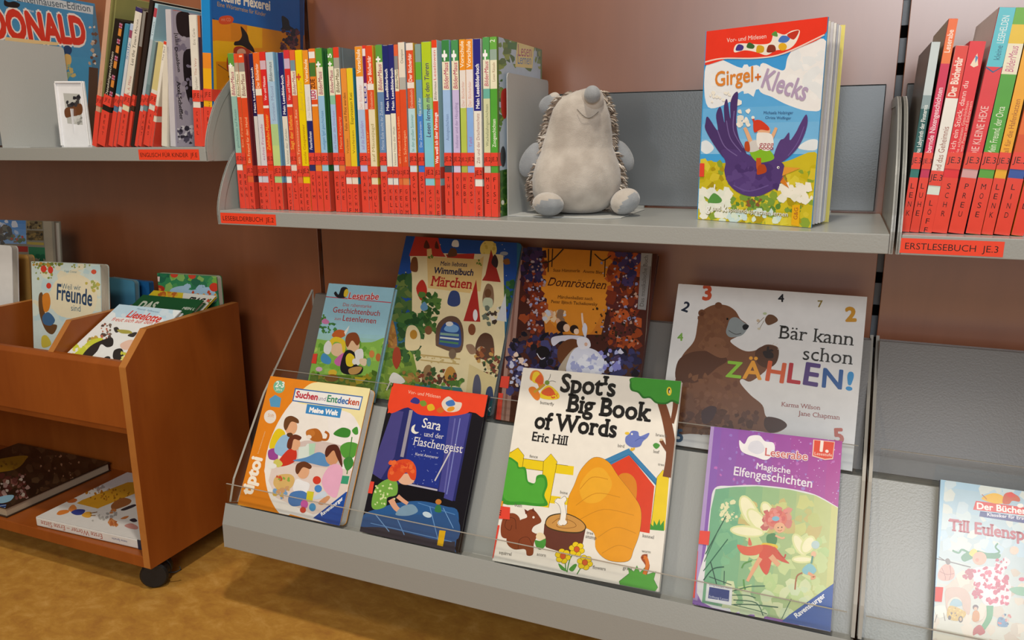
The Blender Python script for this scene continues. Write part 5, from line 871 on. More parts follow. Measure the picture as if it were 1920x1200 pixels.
cover_art(r, W_, H_, Gk, [
 ('p', '4aa8e4', [(80, 40), (740, 20), (680, 1160), (50, 1100)]), ('g', '2f94e0', '8fcaf0', [(80, 260), (730, 150), (700, 760), (60, 760)], 1, 7),
 ('b', 'f2f2f2', [(400, 300), (470, 320), (520, 330), (540, 260), (600, 200), (740, 190), (720, 500), (650, 540), (540, 510), (460, 470), (390, 430)]), ('b', 'eef2f6', [(110, 380), (130, 290), (190, 275), (300, 320), (390, 310), (400, 420), (300, 440), (230, 500), (130, 520)]), ('n', ['f4f5f5', 'eaeff2'], 30, (540, 240, 720, 480), (18, 40), 101), ('n', ['f0f3f5', 'e8eff3'], 20, (120, 320, 380, 460), (14, 30), 102), ('b', 'e8f0f4', [(590, 730), (640, 690), (690, 690), (680, 740)]), ('b', 'e8f0f4', [(80, 720), (120, 690), (160, 730), (120, 760)]),
 ('b', 'd2c02c', [(40, 830), (160, 800), (300, 830), (520, 800), (700, 770), (700, 1160), (40, 1120)]), ('n', ['c8b820', 'e0d040', '8fa83a', 'b09a1c', 'dcc838'], 120, (70, 810, 680, 1120), (12, 34), 103), ('n', ['7fa040', '5f8a3a'], 40, (250, 980, 600, 1070), (8, 22), 104), ('n', ['f4f2e2', 'eceedd'], 40, (80, 950, 240, 1070), (14, 30), 105), ('n', ['f6f2e4', 'f0eedd'], 36, (490, 920, 660, 1000), (12, 28), 106), ('n', ['e0ecd8', 'd0e4e0'], 26, (200, 1050, 500, 1110), (10, 22), 107), ('b', '5f9a4a', [(130, 1000), (160, 960), (200, 990), (190, 1010), (140, 1010)]), ('s', 'f0efe6', 7, [(165, 915), (160, 960)]), ('n', ['8f5f3a', '5f7a3a'], 14, (330, 985, 400, 1030), (6, 14), 108),
 ('b', 'ee3d2a', [(80, 300), (110, 100), (400, 60), (740, 30), (725, 150), (600, 215), (500, 255), (380, 270), (250, 268)]), ('p', 'ee3d2a', [(90, 40), (740, 20), (725, 150), (560, 220), (120, 270), (90, 290)]), ('S', 'f2d8cc', 7, [(96, 296), (200, 272), (380, 270), (520, 245), (726, 150)]),
 ('t', 'f6e0d6', 'Vor- und Mitlesen', (226, 190), (428, 168)), ('b', 'f4ece0', [(265, 240), (275, 200), (330, 195), (400, 200), (450, 190), (470, 140), (520, 150), (560, 130), (600, 130), (580, 190), (540, 225), (480, 230), (430, 255), (380, 240), (320, 230)]), ('b', '4a3a8a', [(272, 230), (285, 200), (312, 208), (305, 230)]), ('b', '3f6a3a', [(328, 215), (340, 190), (368, 205), (360, 222)]), ('b', 'd8a82a', [(378, 240), (385, 205), (416, 212), (412, 240)]), ('b', '8a3a2a', [(432, 240), (440, 205), (470, 205), (475, 235)]), ('e', 'e8b42c', 512, 212, 22, 20), ('b', '4f7ac8', [(490, 185), (510, 155), (550, 165), (530, 190)]), ('b', 'c83a2a', [(535, 150), (595, 128), (570, 175)]), ('b', '5f9a4a', [(455, 150), (478, 132), (486, 160)]),
 ('t', 'e08a3a', 'Girgel', (168, 415), (360, 388), {'bold': .02, 'hs': 1.15}), ('t', 'd8702c', '+', (372, 392), (400, 388), {'bold': .03}), ('t', 'b8a4c4', 'Klecks', (402, 416), (622, 488), {'bold': .022, 'hs': 1.35}),
 ('t', '3a5a86', 'Michaela Holzinger', (415, 556), (566, 556)), ('t', '3a5a86', 'Christa Wolfinger', (423, 580), (555, 583)),
 ('n', ['f4f0e4'], 12, (125, 440, 250, 495), (5, 12), 109), ('n', ['f6f2e8', 'ece8dc'], 14, (285, 490, 340, 620), (10, 18), 110),
 ('b', '4f3a70', [(120, 640), (118, 600), (130, 570), (180, 640), (172, 560), (195, 520), (215, 600), (212, 520), (228, 480), (245, 580), (245, 500), (262, 455), (284, 446), (280, 520), (275, 600), (290, 680), (320, 740), (330, 790), (240, 800), (180, 740)]),
 ('b', '5c4480', [(470, 760), (480, 730), (500, 690), (520, 680), (545, 650), (550, 690), (580, 650), (600, 610), (632, 558), (640, 600), (620, 670), (580, 740), (510, 800), (460, 800)]),
 ('b', '57407c', [(200, 740), (280, 740), (350, 770), (420, 800), (470, 790), (515, 810), (520, 850), (500, 910), (440, 955), (370, 978), (290, 960), (235, 910), (215, 850), (220, 800)]), ('n', ['624a88', '4e3872', '5a4280'], 30, (240, 800, 480, 940), (14, 34), 111), ('S', '7a66a0', 5, [(180, 640), (215, 720), (280, 770)]), ('S', '7a66a0', 5, [(225, 590), (245, 680), (300, 750)]), ('S', '7a66a0', 5, [(265, 540), (262, 640), (310, 730)]), ('S', '7560a0', 4, [(540, 770), (590, 700), (622, 620)]), ('S', '6f5898', 6, [(260, 920), (340, 950), (440, 920)]),
 ('p', 'e6a03c', [(520, 826), (604, 832), (510, 872)]), ('p', 'd8822c', [(515, 872), (545, 935), (500, 905)]), ('s', 'b0502a', 4, [(505, 895), (525, 865), (535, 905)]), ('e', 'f4f2ee', 490, 829, 7, 7), ('e', '1a1418', 492, 830, 3.5, 3.5),
 ('b', '8ac02f', [(345, 750), (390, 725), (440, 735), (470, 780), (430, 800), (380, 800)]), ('S', 'e8b48a', (22, 16), [(350, 700), (330, 650), (318, 625)]), ('S', 'e8b48a', (20, 14), [(450, 690), (470, 650), (480, 625)]), ('b', 'd8d4d0', [(330, 740), (345, 700), (380, 690), (400, 730), (360, 750)]), ('e', 'ecb48c', 416, 640, 34, 30), ('b', 'f2efea', [(380, 660), (400, 650), (455, 660), (465, 720), (430, 745), (385, 720)]), ('b', 'd8442c', [(362, 620), (368, 590), (400, 588), (440, 620), (440, 640), (400, 636), (370, 650)]), ('e', 'f0efe8', 361, 574, 9, 9), ('S', 'd8442c', 10, [(370, 610), (362, 580)]), ('S', 'c85a2a', (24, 30), [(390, 780), (392, 830), (405, 850)]), ('b', 'b84a22', [(380, 860), (390, 820), (420, 815), (430, 850), (395, 865)]), ('b', 'c0502a', [(320, 740), (320, 700), (340, 700), (345, 745)]),
 ('t', 'a83a4a', 'gggg', (392, 726), (466, 728), {'bold': .0}),
 ('t', '8a8248', 'spielend sprechen lernen', (236, 1057), (540, 1083), {'bold': .012}), ('t', '8a8248', 'g', (122, 1055), (142, 1056), {'bold': .06}), ('t', '8a8248', 'und', (156, 1051), (196, 1053), {'bold': .04}), ('t', '8a8248', 'k', (208, 1056), (228, 1057), {'bold': .06}),
 ('t', 'f4f2ea', 'g', (120, 1052), (140, 1053), {'bold': .04}), ('t', 'f4f2ea', 'und', (154, 1048), (194, 1050), {'bold': .02}), ('t', 'f4f2ea', 'k', (206, 1053), (226, 1054), {'bold': .04}), ('t', 'f4f2ea', 'spielend sprechen lernen', (234, 1054), (538, 1080), {'bold': .0}),
 ('p', 'eeb41c', [(562, 1022), (602, 1018), (596, 1130), (556, 1122)]), ('t', 'b8702a', 'G&G', (588, 1095), (592, 1035), {'bold': .02})], rough=.2)
cover_art(r, W_, H_, Gk, [('p', RED, [(60, 806), (114, 808), (112, 876), (60, 876)]), ('p', RED, [(60, 912), (82, 914), (74, 1086), (50, 1084)])], 'label_sticker', base=.0014)

# ================================================================== LEANING ROWS (right shelf, left shelf)
def lean_book(Y, z0, crop, q, dep, lab, group, bands, texts=(), style=None, code='', je='JE.3', patch=None, cover='888888', art=(), back=None, pages='e9e2d0', kind='reader_book', push=0, wrap=.02, extra=()):
    """q: TL,TR,BR,BL picture corners of the spine; bands as (share of height from top, colour)"""
    tl, tr, br, bl = [onY(x, y, Y) for x, y in px(crop, q)]
    up = ((tl-bl)+(tr-br)).normalized(); t = (br-bl).dot(V((up.z, 0, -up.x))); h = ((tl-bl).dot(up)+(tr-br).dot(up))/2
    nz = V((up.z, 0, -up.x)).normalized()      # out of the front cover, to the right
    o = br.copy(); low = min(o.z, (o-nz*t).z); o.z += z0-low; o.y += push
    mw = frame(o, (0, 1, 0), up, nz)
    r = book(kind, lab, group, mw, dep, h, t, cover, bands[-1][1], back or cover, style='hard' if t > .0085 else 'paper', pages=pages)
    lo, p1 = {'a': (.0626, .0722), 'b': (.0434, .0537), 'c': (.0666, .0666), None: (0, 0)}[style]
    it = []; lv = h-.0002
    for sh, col in bands:
        v1 = max(h*(1-sh), .0003); it.append(('p', col, [(0, lv), (t, lv), (t, v1), (0, v1)])); lv = v1
    for tx in texts:
        txt, col, a, b_ = tx[:4]; o_ = dict(tx[4]) if len(tx) > 4 else {}; hf = o_.pop('hf', .5); xf = o_.pop('x', .73); dn = o_.pop('down', 0)
        L = abs(b_-a)*h; _, _, g0, g1 = glyphs(txt, o_.get('bold', 0), False, o_.get('shear', 0)); o_['hs'] = max(.35, min(1.9, hf*t/(.72*L/max(g1-g0, .01))))
        p = [(t*xf, h*(1-b_)), (t*xf, h*(1-a))]
        if dn: p = [(t*(1-xf), h*(1-a)), (t*(1-xf), h*(1-b_))]
        it.append(('t', col, txt, p[0], p[1], o_))
    it += [(k[0], k[1])+tuple([[(x*t, h*(1-y)) for x, y in k[2]]]) for k in extra]
    if patch: it.append(('p', patch, [(0, lo), (t, lo), (t, p1), (0, p1)]))
    direct_art(r, (.0002, .0002, t-.0002, h-.0002), it, 'spine_print', 'spine', t)
    if style: spine_labels(r, t, style, code, je, wrap=wrap)
    return r, dep, h, t
RS = (1640, 0, 2.4); RG = 'leaning red-labelled books on the right shelf'; YR = -.25
RZ = .2058
def rb(q, *a, **k): return lean_book(YR, RZ, RS, q, .165, *a, **k)
rb([(250, 182), (304, 184), (156, 1040), (117, 1040)], 'dark teal book with a pale spine top, leftmost of the leaning row, lettered LENK', RG, [(.27, 'c9d6d8'), (.34, '8aa0a4'), (1, '1f5a58')], [('Das Labyrinth der Finsternis', 'dfe8e6', .32, .58, B(hf=.5, bold=.02))], 'a', 'LENK', patch='2f7a74', cover='263a3c', back='4b4642')
rb([(322, 74), (391, 76), (198, 1038), (158, 1038)], 'pink-red book with an orange top, second in the leaning row, lettered LUHE', RG, [(.1, 'f0702c'), (.2, 'ee7a33'), (1, 'd32450')], [('Leserabe', 'fbe3d2', .05, .15, B(hf=.6, bold=.02)), ('Zaubernde Nixengeschichten', 'f6d2da', .31, .66, B(hf=.6, bold=.02))], 'a', 'LUHE', patch='c8335a', cover='c02a4c', back='8b7f62')
rb([(374, 200), (416, 200), (256, 1042), (200, 1042)], 'red and white book lettered LÖFF, third in the leaning row', RG, [(.27, 'e2402f'), (1, 'efeee6')], [('Der Bücherbär', 'fbe6d8', .06, .26, B(hf=.6, bold=.03)), ('und das Geheimnis', '9a5a4a', .42, .67, B(hf=.5))], 'b', 'LÖFF', patch='dfeadf', cover='e6e4dc', back='d9402f', pages='dfd6c4')
rb([(424, 166), (512, 172), (326, 1034), (257, 1034)], 'thick bright red book with a small rider emblem, lettered SCHR', RG, [(1, 'e53036')], [('Iss ich ein Stück, dann du', 'fbdcd4', .2, .6, B(hf=.34, x=.42)), ('Die schönsten Geschichten', 'f6c0b4', .3, .58, B(hf=.2, x=.7)), ('von Ponys und Einhörnern', 'f6c0b4', .3, .56, B(hf=.2, x=.93))], 'a', 'SCHR', cover='d22a30', extra=[('p', 'f2e2c8', [(.3, .12), (.6, .06), (.8, .12), (.55, .13)]), ('p', '5a8fc0', [(.5, .07), (.7, .08), (.6, .11)])])
rb([(568, 28), (632, 33), (400, 1051), (330, 1047)], 'tall book with a cyan spine top over red, lettered PREU', RG, [(.25, '5fc6d6'), (1, 'e23c40')], [('LESEHELDEN', 'e8f4f6', .035, .15, B(hf=.45)), ('kleine', '2f6a86', .16, .22, B(hf=.4)), ('DIE KLEINE HEXE', 'f6cfc8', .42, .64, B(hf=.5))], 'a', 'PREU', patch='d8a8a8', cover='cf3a40', back='c9c4c2', extra=[('p', '1f5f8a', [(0, .25), (.5, .27), (1, .245), (1, .25), (.5, .276), (0, .256)])])
rb([(645, 30), (698, 30), (476, 1050), (408, 1050)], 'green picture reader with a cream band, lettered MOSE', RG, [(.07, '6fb23a'), (.15, 'e9c63a'), (.28, CR), (1, '55a838')], [('BilderMaus', 'c05a8a', .16, .27, B(hf=.55, shear=.2)), ('Mein Freund, der Orca', 'e8f2d8', .42, .63, B(hf=.5))], 'a', 'MOSE', patch='5fa83f', cover='26406f')
rb([(718, 30), (760, 30), (532, 1043), (480, 1043)], 'amber-yellow book lettered LENK, right of the green picture reader', RG, [(1, 'f2ae26')], [('Fall für die Hafenkatzen', 'a05a1a', .38, .63, B(hf=.5))], 'a', 'LENK', patch='f0b02a', cover='e6a024')
rb([(796, 10), (860, 10), (606, 1058), (536, 1052)], 'white-backed orange book lettered LIND, second from the right edge of the photo', RG, [(.55, 'e9712a'), (1, 'dd5a28')], [('Der', 'f8e8da', .4, .5, B(hf=.5)), ('REN', 'e8ecf4', .66, .73, B(hf=.5))], 'a', 'LIND', patch='3a5aa8', cover='d8602a', back='c9bfae')
rb([(878, 10), (930, 10), (668, 1062), (614, 1058)], 'yellow book at the right edge of the photo, lettered SOLZ', RG, [(.6, 'e34a26'), (1, 'ecc32a')], [], 'a', 'SOL', patch='e8b82a', cover='e6c02a')
# ---- English books on the left shelf
LS = (150, 0, 4.138); LG = 'English children\'s books on the left shelf'; YL = -.24; LZ = .3062
def lb(q, dep, *a, **k):
    k.setdefault('je', 'JF.E'); return lean_book(YL, LZ, LS, q, dep, *a, **k)
FL = 'b0568c'
lb([(205, -60), (240, -60), (128, 1120), (92, 1120)], .20, 'tall pale pink book with an olive cover, leftmost of the English row', LG, [(.76, 'd0a58a'), (1, 'c8836c')], [('Yesterday', 'b5654a', .55, .65, B(hf=.3))], 'a', '', je='JF.E', cover='a3a163', art=())
flags = [('p', c, [(.62, y), (1, y), (1, y+.035), (.62, y+.035)]) for y in (.02, .14, .27, .42, .55) for c in ('b98aa8',)]+[('p', c, [(.62, y+.013), (1, y+.013), (1, y+.022), (.62, y+.022)]) for y in (.02, .14, .27, .42, .55) for c in ('8a2f50',)]+[('p', 'c8322f', [(.78, y), (.85, y), (.85, y+.035), (.78, y+.035)]) for y in (.02, .14, .27, .42, .55)]
lb([(252, 140), (345, 150), (192, 1122), (130, 1118)], .17, 'black and orange striped book dotted with small flags', LG, [(1, '241c18')], [('Detektivgeschichten', 'e8dfcc', .25, .6, B(hf=.3, x=.42, shear=.2))], 'a', 'BENT', cover='2a1f18', extra=[('p', 'd88a3a', [(.62, y), (1, y), (1, y+.055), (.62, y+.055)]) for y in (.06, .19, .31, .46, .59)]+flags)
lb([(342, 170), (386, 178), (252, 1126), (220, 1120)], .16, 'slim teal-blue book right of the flag-dotted one', LG, [(.56, '3f8aa8'), (1, 'd8d4cc')], [], 'a', '', cover='4a90b0', patch='5a7a9a')
lb([(388, 165), (414, 168), (280, 1122), (258, 1118)], .165, 'slim pale blue book with a small flag, left of the white-spined one', LG, [(.05, 'b4c4e2'), (.11, '9a4a66'), (1, 'd6d8dc')], [('Sally', '6a8ab4', .14, .28, B(hf=.7))], 'a', '', cover='c8ccd4')
lb([(436, 48), (478, 56), (340, 1126), (288, 1120)], .18, 'white-spined book with a violet cap and black title', LG, [(.03, '3a2f66'), (1, 'e6dfd0')], [('Let the Town Mouse', '3a3430', .08, .4, B(hf=.45)), ('A. A. Milne', 'b86a6a', .48, .62, B(hf=.4))], 'a', 'BRIC', cover='6a6054', patch='e8dcb8', extra=[('p', 'dcd4c8', [(.6, .04), (1, .04), (1, .2), (.7, .25)])])
lb([(488, 60), (508, 60), (380, 1112), (358, 1112)], .165, 'dark brown book with grey photographs, leaning right of the white-spined one', LG, [(.25, '8f8a84'), (.72, '4a3024'), (1, '3a2620')], [], 'a', '', cover='3f2a20')
lb([(536, -30), (566, -30), (414, 1110), (386, 1110)], .19, 'tall near-black book in the middle of the English row', LG, [(1, '2e2320')], [], None, '', cover='2a201d')
lb([(576, 0), (606, 0), (444, 1112), (421, 1110)], .17, 'pale blue book with a red and white flag at its top', LG, [(.03, 'a8cfe0'), (.09, 'b84a56'), (.24, 'c4dbe6'), (1, 'b9c4cc')], [('Times', '6a7a8a', .12, .22, B(hf=.5))], 'a', '', cover='9fc8d8')
lb([(562, 305), (590, 305), (476, 1124), (449, 1118)], .15, 'short blue-grey book with red stickers under the cream ones', LG, [(.4, '7f9a9e'), (1, '6f8a90')], [], 'a', 'KAST', cover='7a8a8a')
lb([(602, 262), (644, 268), (532, 1074), (484, 1070)], .15, 'cream and olive book leaning in the English row', LG, [(.45, 'd8c98a'), (1, 'e2ddd0')], [('Molly', '9aa7b4', .5, .6, B(hf=.4))], 'a', 'ALBO', cover='d8d0bc')
lb([(650, 300), (670, 308), (562, 1124), (541, 1118)], .15, 'slim white-spined book with a red cap in the English row', LG, [(.03, 'e0452f'), (.55, 'efe9dc'), (1, 'e6dfd0')], [('The Bad', '6a5a50', .05, .18, B(hf=.5))], 'b', '', cover='e9e2d2', patch='e8dcc8')
lb([(659, 345), (668, 345), (674, 1120), (630, 1124)], .17, 'stack of loose cream pages leaning against the large paperback', LG, [(1, 'e4dccb')], [], None, '', cover='e6ddcc', kind='booklet')
_r, _d, _h, _t = lb([(664, 28), (697, 60), (742, 1112), (700, 1112)], .2, 'large lilac-grey paperback with tall black title lettering', LG, [(1, 'cdc8cc')], [], None, '', cover='a9a2b4', pages='d9d5cc')
_k = (150, 0, 4.138)
cover_art(_r, _d, _h, _k, [('p', 'b2aaba', [(640, -40), (1000, -40), (1000, 1200), (640, 1200)]), ('p', 'e8552f', [(668, 30), (840, 62), (838, 98), (672, 72)]), ('b', '2c2024', [(745, 130), (780, 90), (850, 110), (880, 260), (820, 290), (760, 250)]), ('b', '241c22', [(800, 430), (840, 380), (900, 420), (900, 720), (850, 800), (810, 640)]), ('n', ['8a8298', 'c0b8c4', '9a92a6'], 24, (750, 300, 880, 900), (14, 34), 121),
  ('t', '1f1a1e', 'Julia', (732, 250), (742, 350), {'serif': True}), ('t', '1f1a1e', 'Donaldson', (734, 368), (760, 560), {'serif': True, 'bold': .02}), ('t', '1f1a1e', 'Axel Scheffler', (750, 630), (776, 930), {'serif': True, 'bold': .02}), ('n', ['5a5468', '3a3644', 'e4e0e6'], 30, (740, 980, 870, 1110), (8, 24), 122)], rect=(.004, .0002, _d, _h))
lb([(836, 98), (906, 96), (948, 1120), (892, 1120)], .17, 'white spine with faint title lettering and stacked red stickers near the shelf end', LG, [(1, 'e9e3d6')], [('Eric Carle', '8a8278', .1, .22, B(hf=.34)), ('The Very', 'c08a7a', .32, .45, B(hf=.34)), ('Busy Spider', '9a9288', .46, .64, B(hf=.34))], 'a', 'CARL', cover='e0d8c8', patch='eee6da')
lb([(906, 100), (930, 98), (968, 1118), (948, 1118)], .17, 'thin dark violet book squeezed beside the white spine', LG, [(.16, 'b8643a'), (1, '3a2a3c')], [], 'a', '', cover='4a3a4a')
lb([(934, -40), (951, -40), (986, 1118), (971, 1118)], .19, 'thin white book with small blue lettering near the shelf end', LG, [(.12, 'b8c4c8'), (1, 'd9d9dc')], [], 'a', 'KUIP', cover='d0d0d4')
lb([(953, -40), (972, -40), (1004, 1118), (989, 1118)], .19, 'slim bright blue book left of the witch book', LG, [(.58, '3f7fd0'), (.66, 'e0503c'), (.7, '4a86c8'), (1, 'e8553c')], [('english', 'a8c8f0', .25, .4, B(hf=.5))], 'c', '', cover='3a78c4')
_r, _d, _h, _t = lean_book(-.252, LZ, (360, 0, 6), [(88, -420), (194, -420), (238, 1640), (144, 1640)], .234, 'large blue and orange language book with a witch cover, last on the left shelf', LG, [(.475, '1f8ad0'), (.56, 'f0902a'), (1, 'f2b41c')], [('Englisch', '8a5a1a', .72, .86, B(hf=.2))], 'a', 'OBE', je='JF.E', cover='1566b0', wrap=.02)
cover_art(_r, _d, _h, (360, 0, 6), [
 ('p', '1263b4', [(200, -700), (1400, -700), (1400, 420), (200, 200)]), ('p', 'e88f1e', [(200, 212), (1300, 405), (1300, 2200), (200, 2200)]), ('p', 'd8861c', [(430, 250), (620, 283), (620, 470), (440, 450)]), ('p', 'f0b81a', [(260, 455), (620, 480), (620, 700), (270, 690)]), ('p', 'edaf1c', [(620, 285), (790, 315), (790, 540), (620, 540)]), ('p', 'e0901c', [(790, 318), (1010, 356), (1010, 560), (790, 560)]), ('p', 'cf7418', [(1130, 378), (1300, 405), (1300, 560), (1130, 560)]), ('p', 'd98a1c', [(260, 700), (700, 720), (700, 1300), (260, 1300)]), ('p', 'f0b81a', [(226, 460), (262, 462), (290, 1400), (240, 1400)]),
 ('t', 'f2eedd', 'keine Hexerei', (335, 10), (878, 118), {'bold': .03, 'hs': 1.1}), ('t', 'c8a44a', 'Eine Wörterreise für Kinder', (285, 68), (830, 186)), ('t', 'f2eedd', 'Englisch ist', (330, -150), (860, -40), {'bold': .03}),
 ('b', 'd8522a', [(300, 220), (330, 185), (420, 175), (468, 210), (440, 262), (350, 275), (305, 255)]), ('t', 'e8a080', 'mit CD', (330, 235), (436, 240)),
 ('b', '1d1a1a', [(478, 510), (480, 470), (530, 455), (560, 400), (548, 295), (620, 380), (645, 470), (690, 540), (700, 590), (640, 560), (560, 515)]), ('b', 'b03a22', [(470, 545), (540, 520), (640, 560), (670, 620), (640, 700), (560, 660), (480, 640)]), ('e', 'e0a888', 555, 590, 50, 44), ('b', 'b03a22', [(400, 640), (460, 600), (480, 640), (470, 780), (400, 790), (390, 700)]), ('S', '8a2f22', 14, [(400, 610), (430, 625), (470, 600)]), ('s', '8a5a2c', 10, [(290, 725), (480, 850)]), ('b', '1f1c1a', [(410, 860), (440, 830), (480, 850), (475, 885), (430, 885)]), ('b', '8a2c28', [(660, 640), (720, 600), (740, 900), (690, 1050), (650, 900)]), ('n', ['7a2a26', 'a03a2c', '5a2420'], 20, (655, 640, 745, 1040), (14, 34), 123),
 ('b', '15242c', [(1000, 330), (1015, 300), (1010, 180), (1080, 220), (1100, 290), (1140, 320), (1100, 345)]), ('n', ['4a3040', '6a3a44', '30303c', '7a4a50'], 50, (1010, 345, 1180, 560), (14, 36), 124), ('p', '0f3d78', [(1200, -500), (1260, -500), (1250, 700), (1220, 700)])], rect=(.004, .0002, _d, _h))
# ---- large comic and the little picture stand on the left shelf
X0 = -.5005; mw = frame((X0, -.25, .3062), (0, 1, 0), (0, 0, 1), (1, 0, 0))
CWD, CHT = .217, .285
r = book('comic_book', 'large blue comic with red block lettering behind the left bookend', None, mw, CWD, CHT, .012, '4f90b4', style='paper', cat='comic')
cover_art(r, CWD, CHT, (0, 0, 3.75), [('g', '3f86b8', '5aa2c4', [(-600, -300), (720, -100), (700, 1100), (-600, 1100)], 1, 7), ('p', 'c9d2d8', [(-300, -130), (660, 45), (655, 102), (-300, -70)]), ('t', '5a6a78', 'Entenhausen-Edition', (120, 8), (636, 84), {'bold': .01}), ('p', '4f7a96', [(655, 40), (720, 50), (700, 700), (640, 700)]), ('n', ['b9a08a', 'd8c8b8', '6a4a3a'], 16, (630, 180, 680, 450), (8, 18), 125), ('p', '5a3f30', [(625, 470), (690, 480), (680, 1000), (610, 1000)]),
 ('t', 'e8e8e6', 'Walt', (200, 82), (240, 88)), ('t', 'f0e4dc', 'DONALD', (-60, 262), (606, 312), {'bold': .1, 'hs': 1.55}), ('t', 'd63a28', 'DONALD', (-60, 260), (606, 308), {'bold': .055, 'hs': 1.5}), ('p', 'e8c890', [(40, 260), (420, 300), (400, 320), (30, 290)]), ('b', '26456f', [(450, 330), (480, 320), (505, 345), (495, 380), (460, 385)]), ('b', 'd8b06a', [(455, 385), (495, 390), (500, 440), (470, 470)]), ('b', '1c1a1c', [(30, 0), (60, 15), (100, 10), (140, 30), (120, 55), (60, 50), (30, 35)]), ('n', ['c8b070', '9ab08a'], 14, (430, 460, 520, 560), (10, 22), 126)], rough=.2)
# picture stand: white frame on a foot, leaning slightly back
mw = M.Translation(onY(115, 268, -.205)) ; o_ = mw.translation; o_.z = .3062
ex = V((math.cos(.05), math.sin(.05), 0)); mw = frame(o_, ex, V((0, 0, 1)), ex.cross(V((0, 0, 1)))) @ M.Rotation(math.radians(-7), 4, 'X')
r = empty('picture_stand', mw, 'small white picture stand with a dark photo, beside the left bookend', 'picture stand')
fw_, fh_ = .074, .122
mb = MB(); ph = (.023, .045, .052, .1)
poly = [(-.012, fh_), (fw_-.016, fh_-.002), (fw_, 0), (0, 0)]
MB().prism(poly, -.003, 0, 'z').build('frame', pm('e9e9ec', .3), r, bevel=.001, mw=mw)
MB().prism([(-.011, fh_-.004), (-.0085, fh_-.004), (.0045, .003), (.0015, .003)], 0, .0035, 'z').prism([(fw_-.0185, fh_-.005), (fw_-.0165, fh_-.005), (fw_-.0015, .003), (fw_-.0045, .003)], 0, .0035, 'z').prism([(-.01, fh_-.001), (fw_-.0175, fh_-.003), (fw_-.0178, fh_-.0055), (-.0098, fh_-.0035)], 0, .0035, 'z').build('rim', pm('f2f2f4', .25), r, mw=mw)
MB().box((.008, 0, -.03), (fw_-.008, .0025, -.003)).prism([(.03, .004), (.032, .004), (.032, .07), (.03, .07)], -.012, -.003, 'z').build('foot', pm('e9e9ec', .3), r, mw=mw @ M.Rotation(math.radians(7), 4, 'X'))
cover_art(r, fw_, fh_, (0, 0, 3.75), [('p', 'b9b9b4', [(445, 655), (560, 660), (582, 878), (475, 868)]), ('b', '6a3f22', [(455, 770), (500, 745), (570, 730), (575, 800), (500, 820), (462, 825)]), ('n', ['26242a', '3a3638'], 12, (470, 680, 560, 745), (7, 18), 127), ('n', ['8a8a86', 'c8c8c4'], 10, (480, 820, 575, 870), (8, 16), 128)], 'photo')

# ================================================================== PLUSH HEDGEHOG
def plush(name, h1, h2, bump=.5):
    if name in _mats: return _mats[name]
    m, n, l, b = newmat(name)
    tc = n.new('ShaderNodeTexCoord'); nz = n.new('ShaderNodeTexNoise'); nz.inputs['Scale'].default_value = 34; nz.inputs['Detail'].default_value = 3
    cr = n.new('ShaderNodeValToRGB'); cr.color_ramp.elements[0].position = .36; cr.color_ramp.elements[1].position = .66; cr.color_ramp.elements[0].color = lin(h1); cr.color_ramp.elements[1].color = lin(h2)
    n2 = n.new('ShaderNodeTexNoise'); n2.inputs['Scale'].default_value = 900; n2.inputs['Detail'].default_value = 2
    n3 = n.new('ShaderNodeTexNoise'); n3.inputs['Scale'].default_value = 45; ad = n.new('ShaderNodeMath'); ad.operation = 'MULTIPLY_ADD'; ad.inputs[1].default_value = .35
    bp = n.new('ShaderNodeBump'); bp.inputs['Strength'].default_value = bump; bp.inputs['Distance'].default_value = .003
    for q in (nz, n2, n3): l.new(tc.outputs['Object'], q.inputs['Vector'])
    l.new(nz.outputs['Fac'], cr.inputs[0]); l.new(cr.outputs[0], b.inputs['Base Color']); l.new(n2.outputs['Fac'], ad.inputs[0]); l.new(n3.outputs['Fac'], ad.inputs[2]); l.new(ad.outputs[0], bp.inputs['Height']); l.new(bp.outputs[0], b.inputs['Normal'])
    b.inputs['Roughness'].default_value = .95; b.inputs['Specular IOR Level'].default_value = .1; b.inputs['Sheen Weight'].default_value = .5; b.inputs['Sheen Roughness'].default_value = .5
    _mats[name] = m; return m
BEI, PGR = plush('plush_beige', 'a89f95', 'c0b8ae'), plush('plush_grey', '85888b', '9a9da0')
hf = V((.32, -.947, 0)).normalized(); hs_ = V((-hf.y, hf.x, 0))
HM = frame((.574, -.145, .2072), hs_, hf, (0, 0, 1)); HM = M.Translation((.574, -.145, .2072)) @ M((( hs_.x, -hf.x, 0), (hs_.y, -hf.y, 0), (0, 0, 1))).to_4x4()
# local: x to the viewer's right, -y towards the viewer, z up
hog = empty('plush_hedgehog', HM, 'grey-beige plush hedgehog sitting beside the bookend on the middle shelf', 'soft toy')
S_ = 1/4126
prof = [(1099, 400, 500), (1096, 330, 560), (1075, 240, 610), (1045, 185, 645), (1000, 160, 685), (920, 148, 706), (830, 163, 698), (760, 192, 672), (715, 210, 650), (690, 214, 646), (640, 230, 643), (580, 248, 638), (520, 264, 626), (470, 284, 608), (430, 318, 590), (402, 366, 576), (382, 424, 562), (370, 470, 548), (366, 500, 520)]
def ring(y):
    for (y0, l0, r0), (y1, l1, r1) in zip(prof, prof[1:]):
        if y1 <= y <= y0:
            t = (y0-y)/(y0-y1); l, r = l0+(l1-l0)*t, r0+(r1-r0)*t; break
    else: l, r = prof[-1][1:] if y < prof[-1][0] else prof[0][1:]
    return ((l+r)/2-430)*S_, (r-l)/2*S_
def boff(y):  # how far the section leans towards the viewer
    return .006+.016*max(0, min(1, (640-y)/260)) 
def depth(hw): return hw*.86
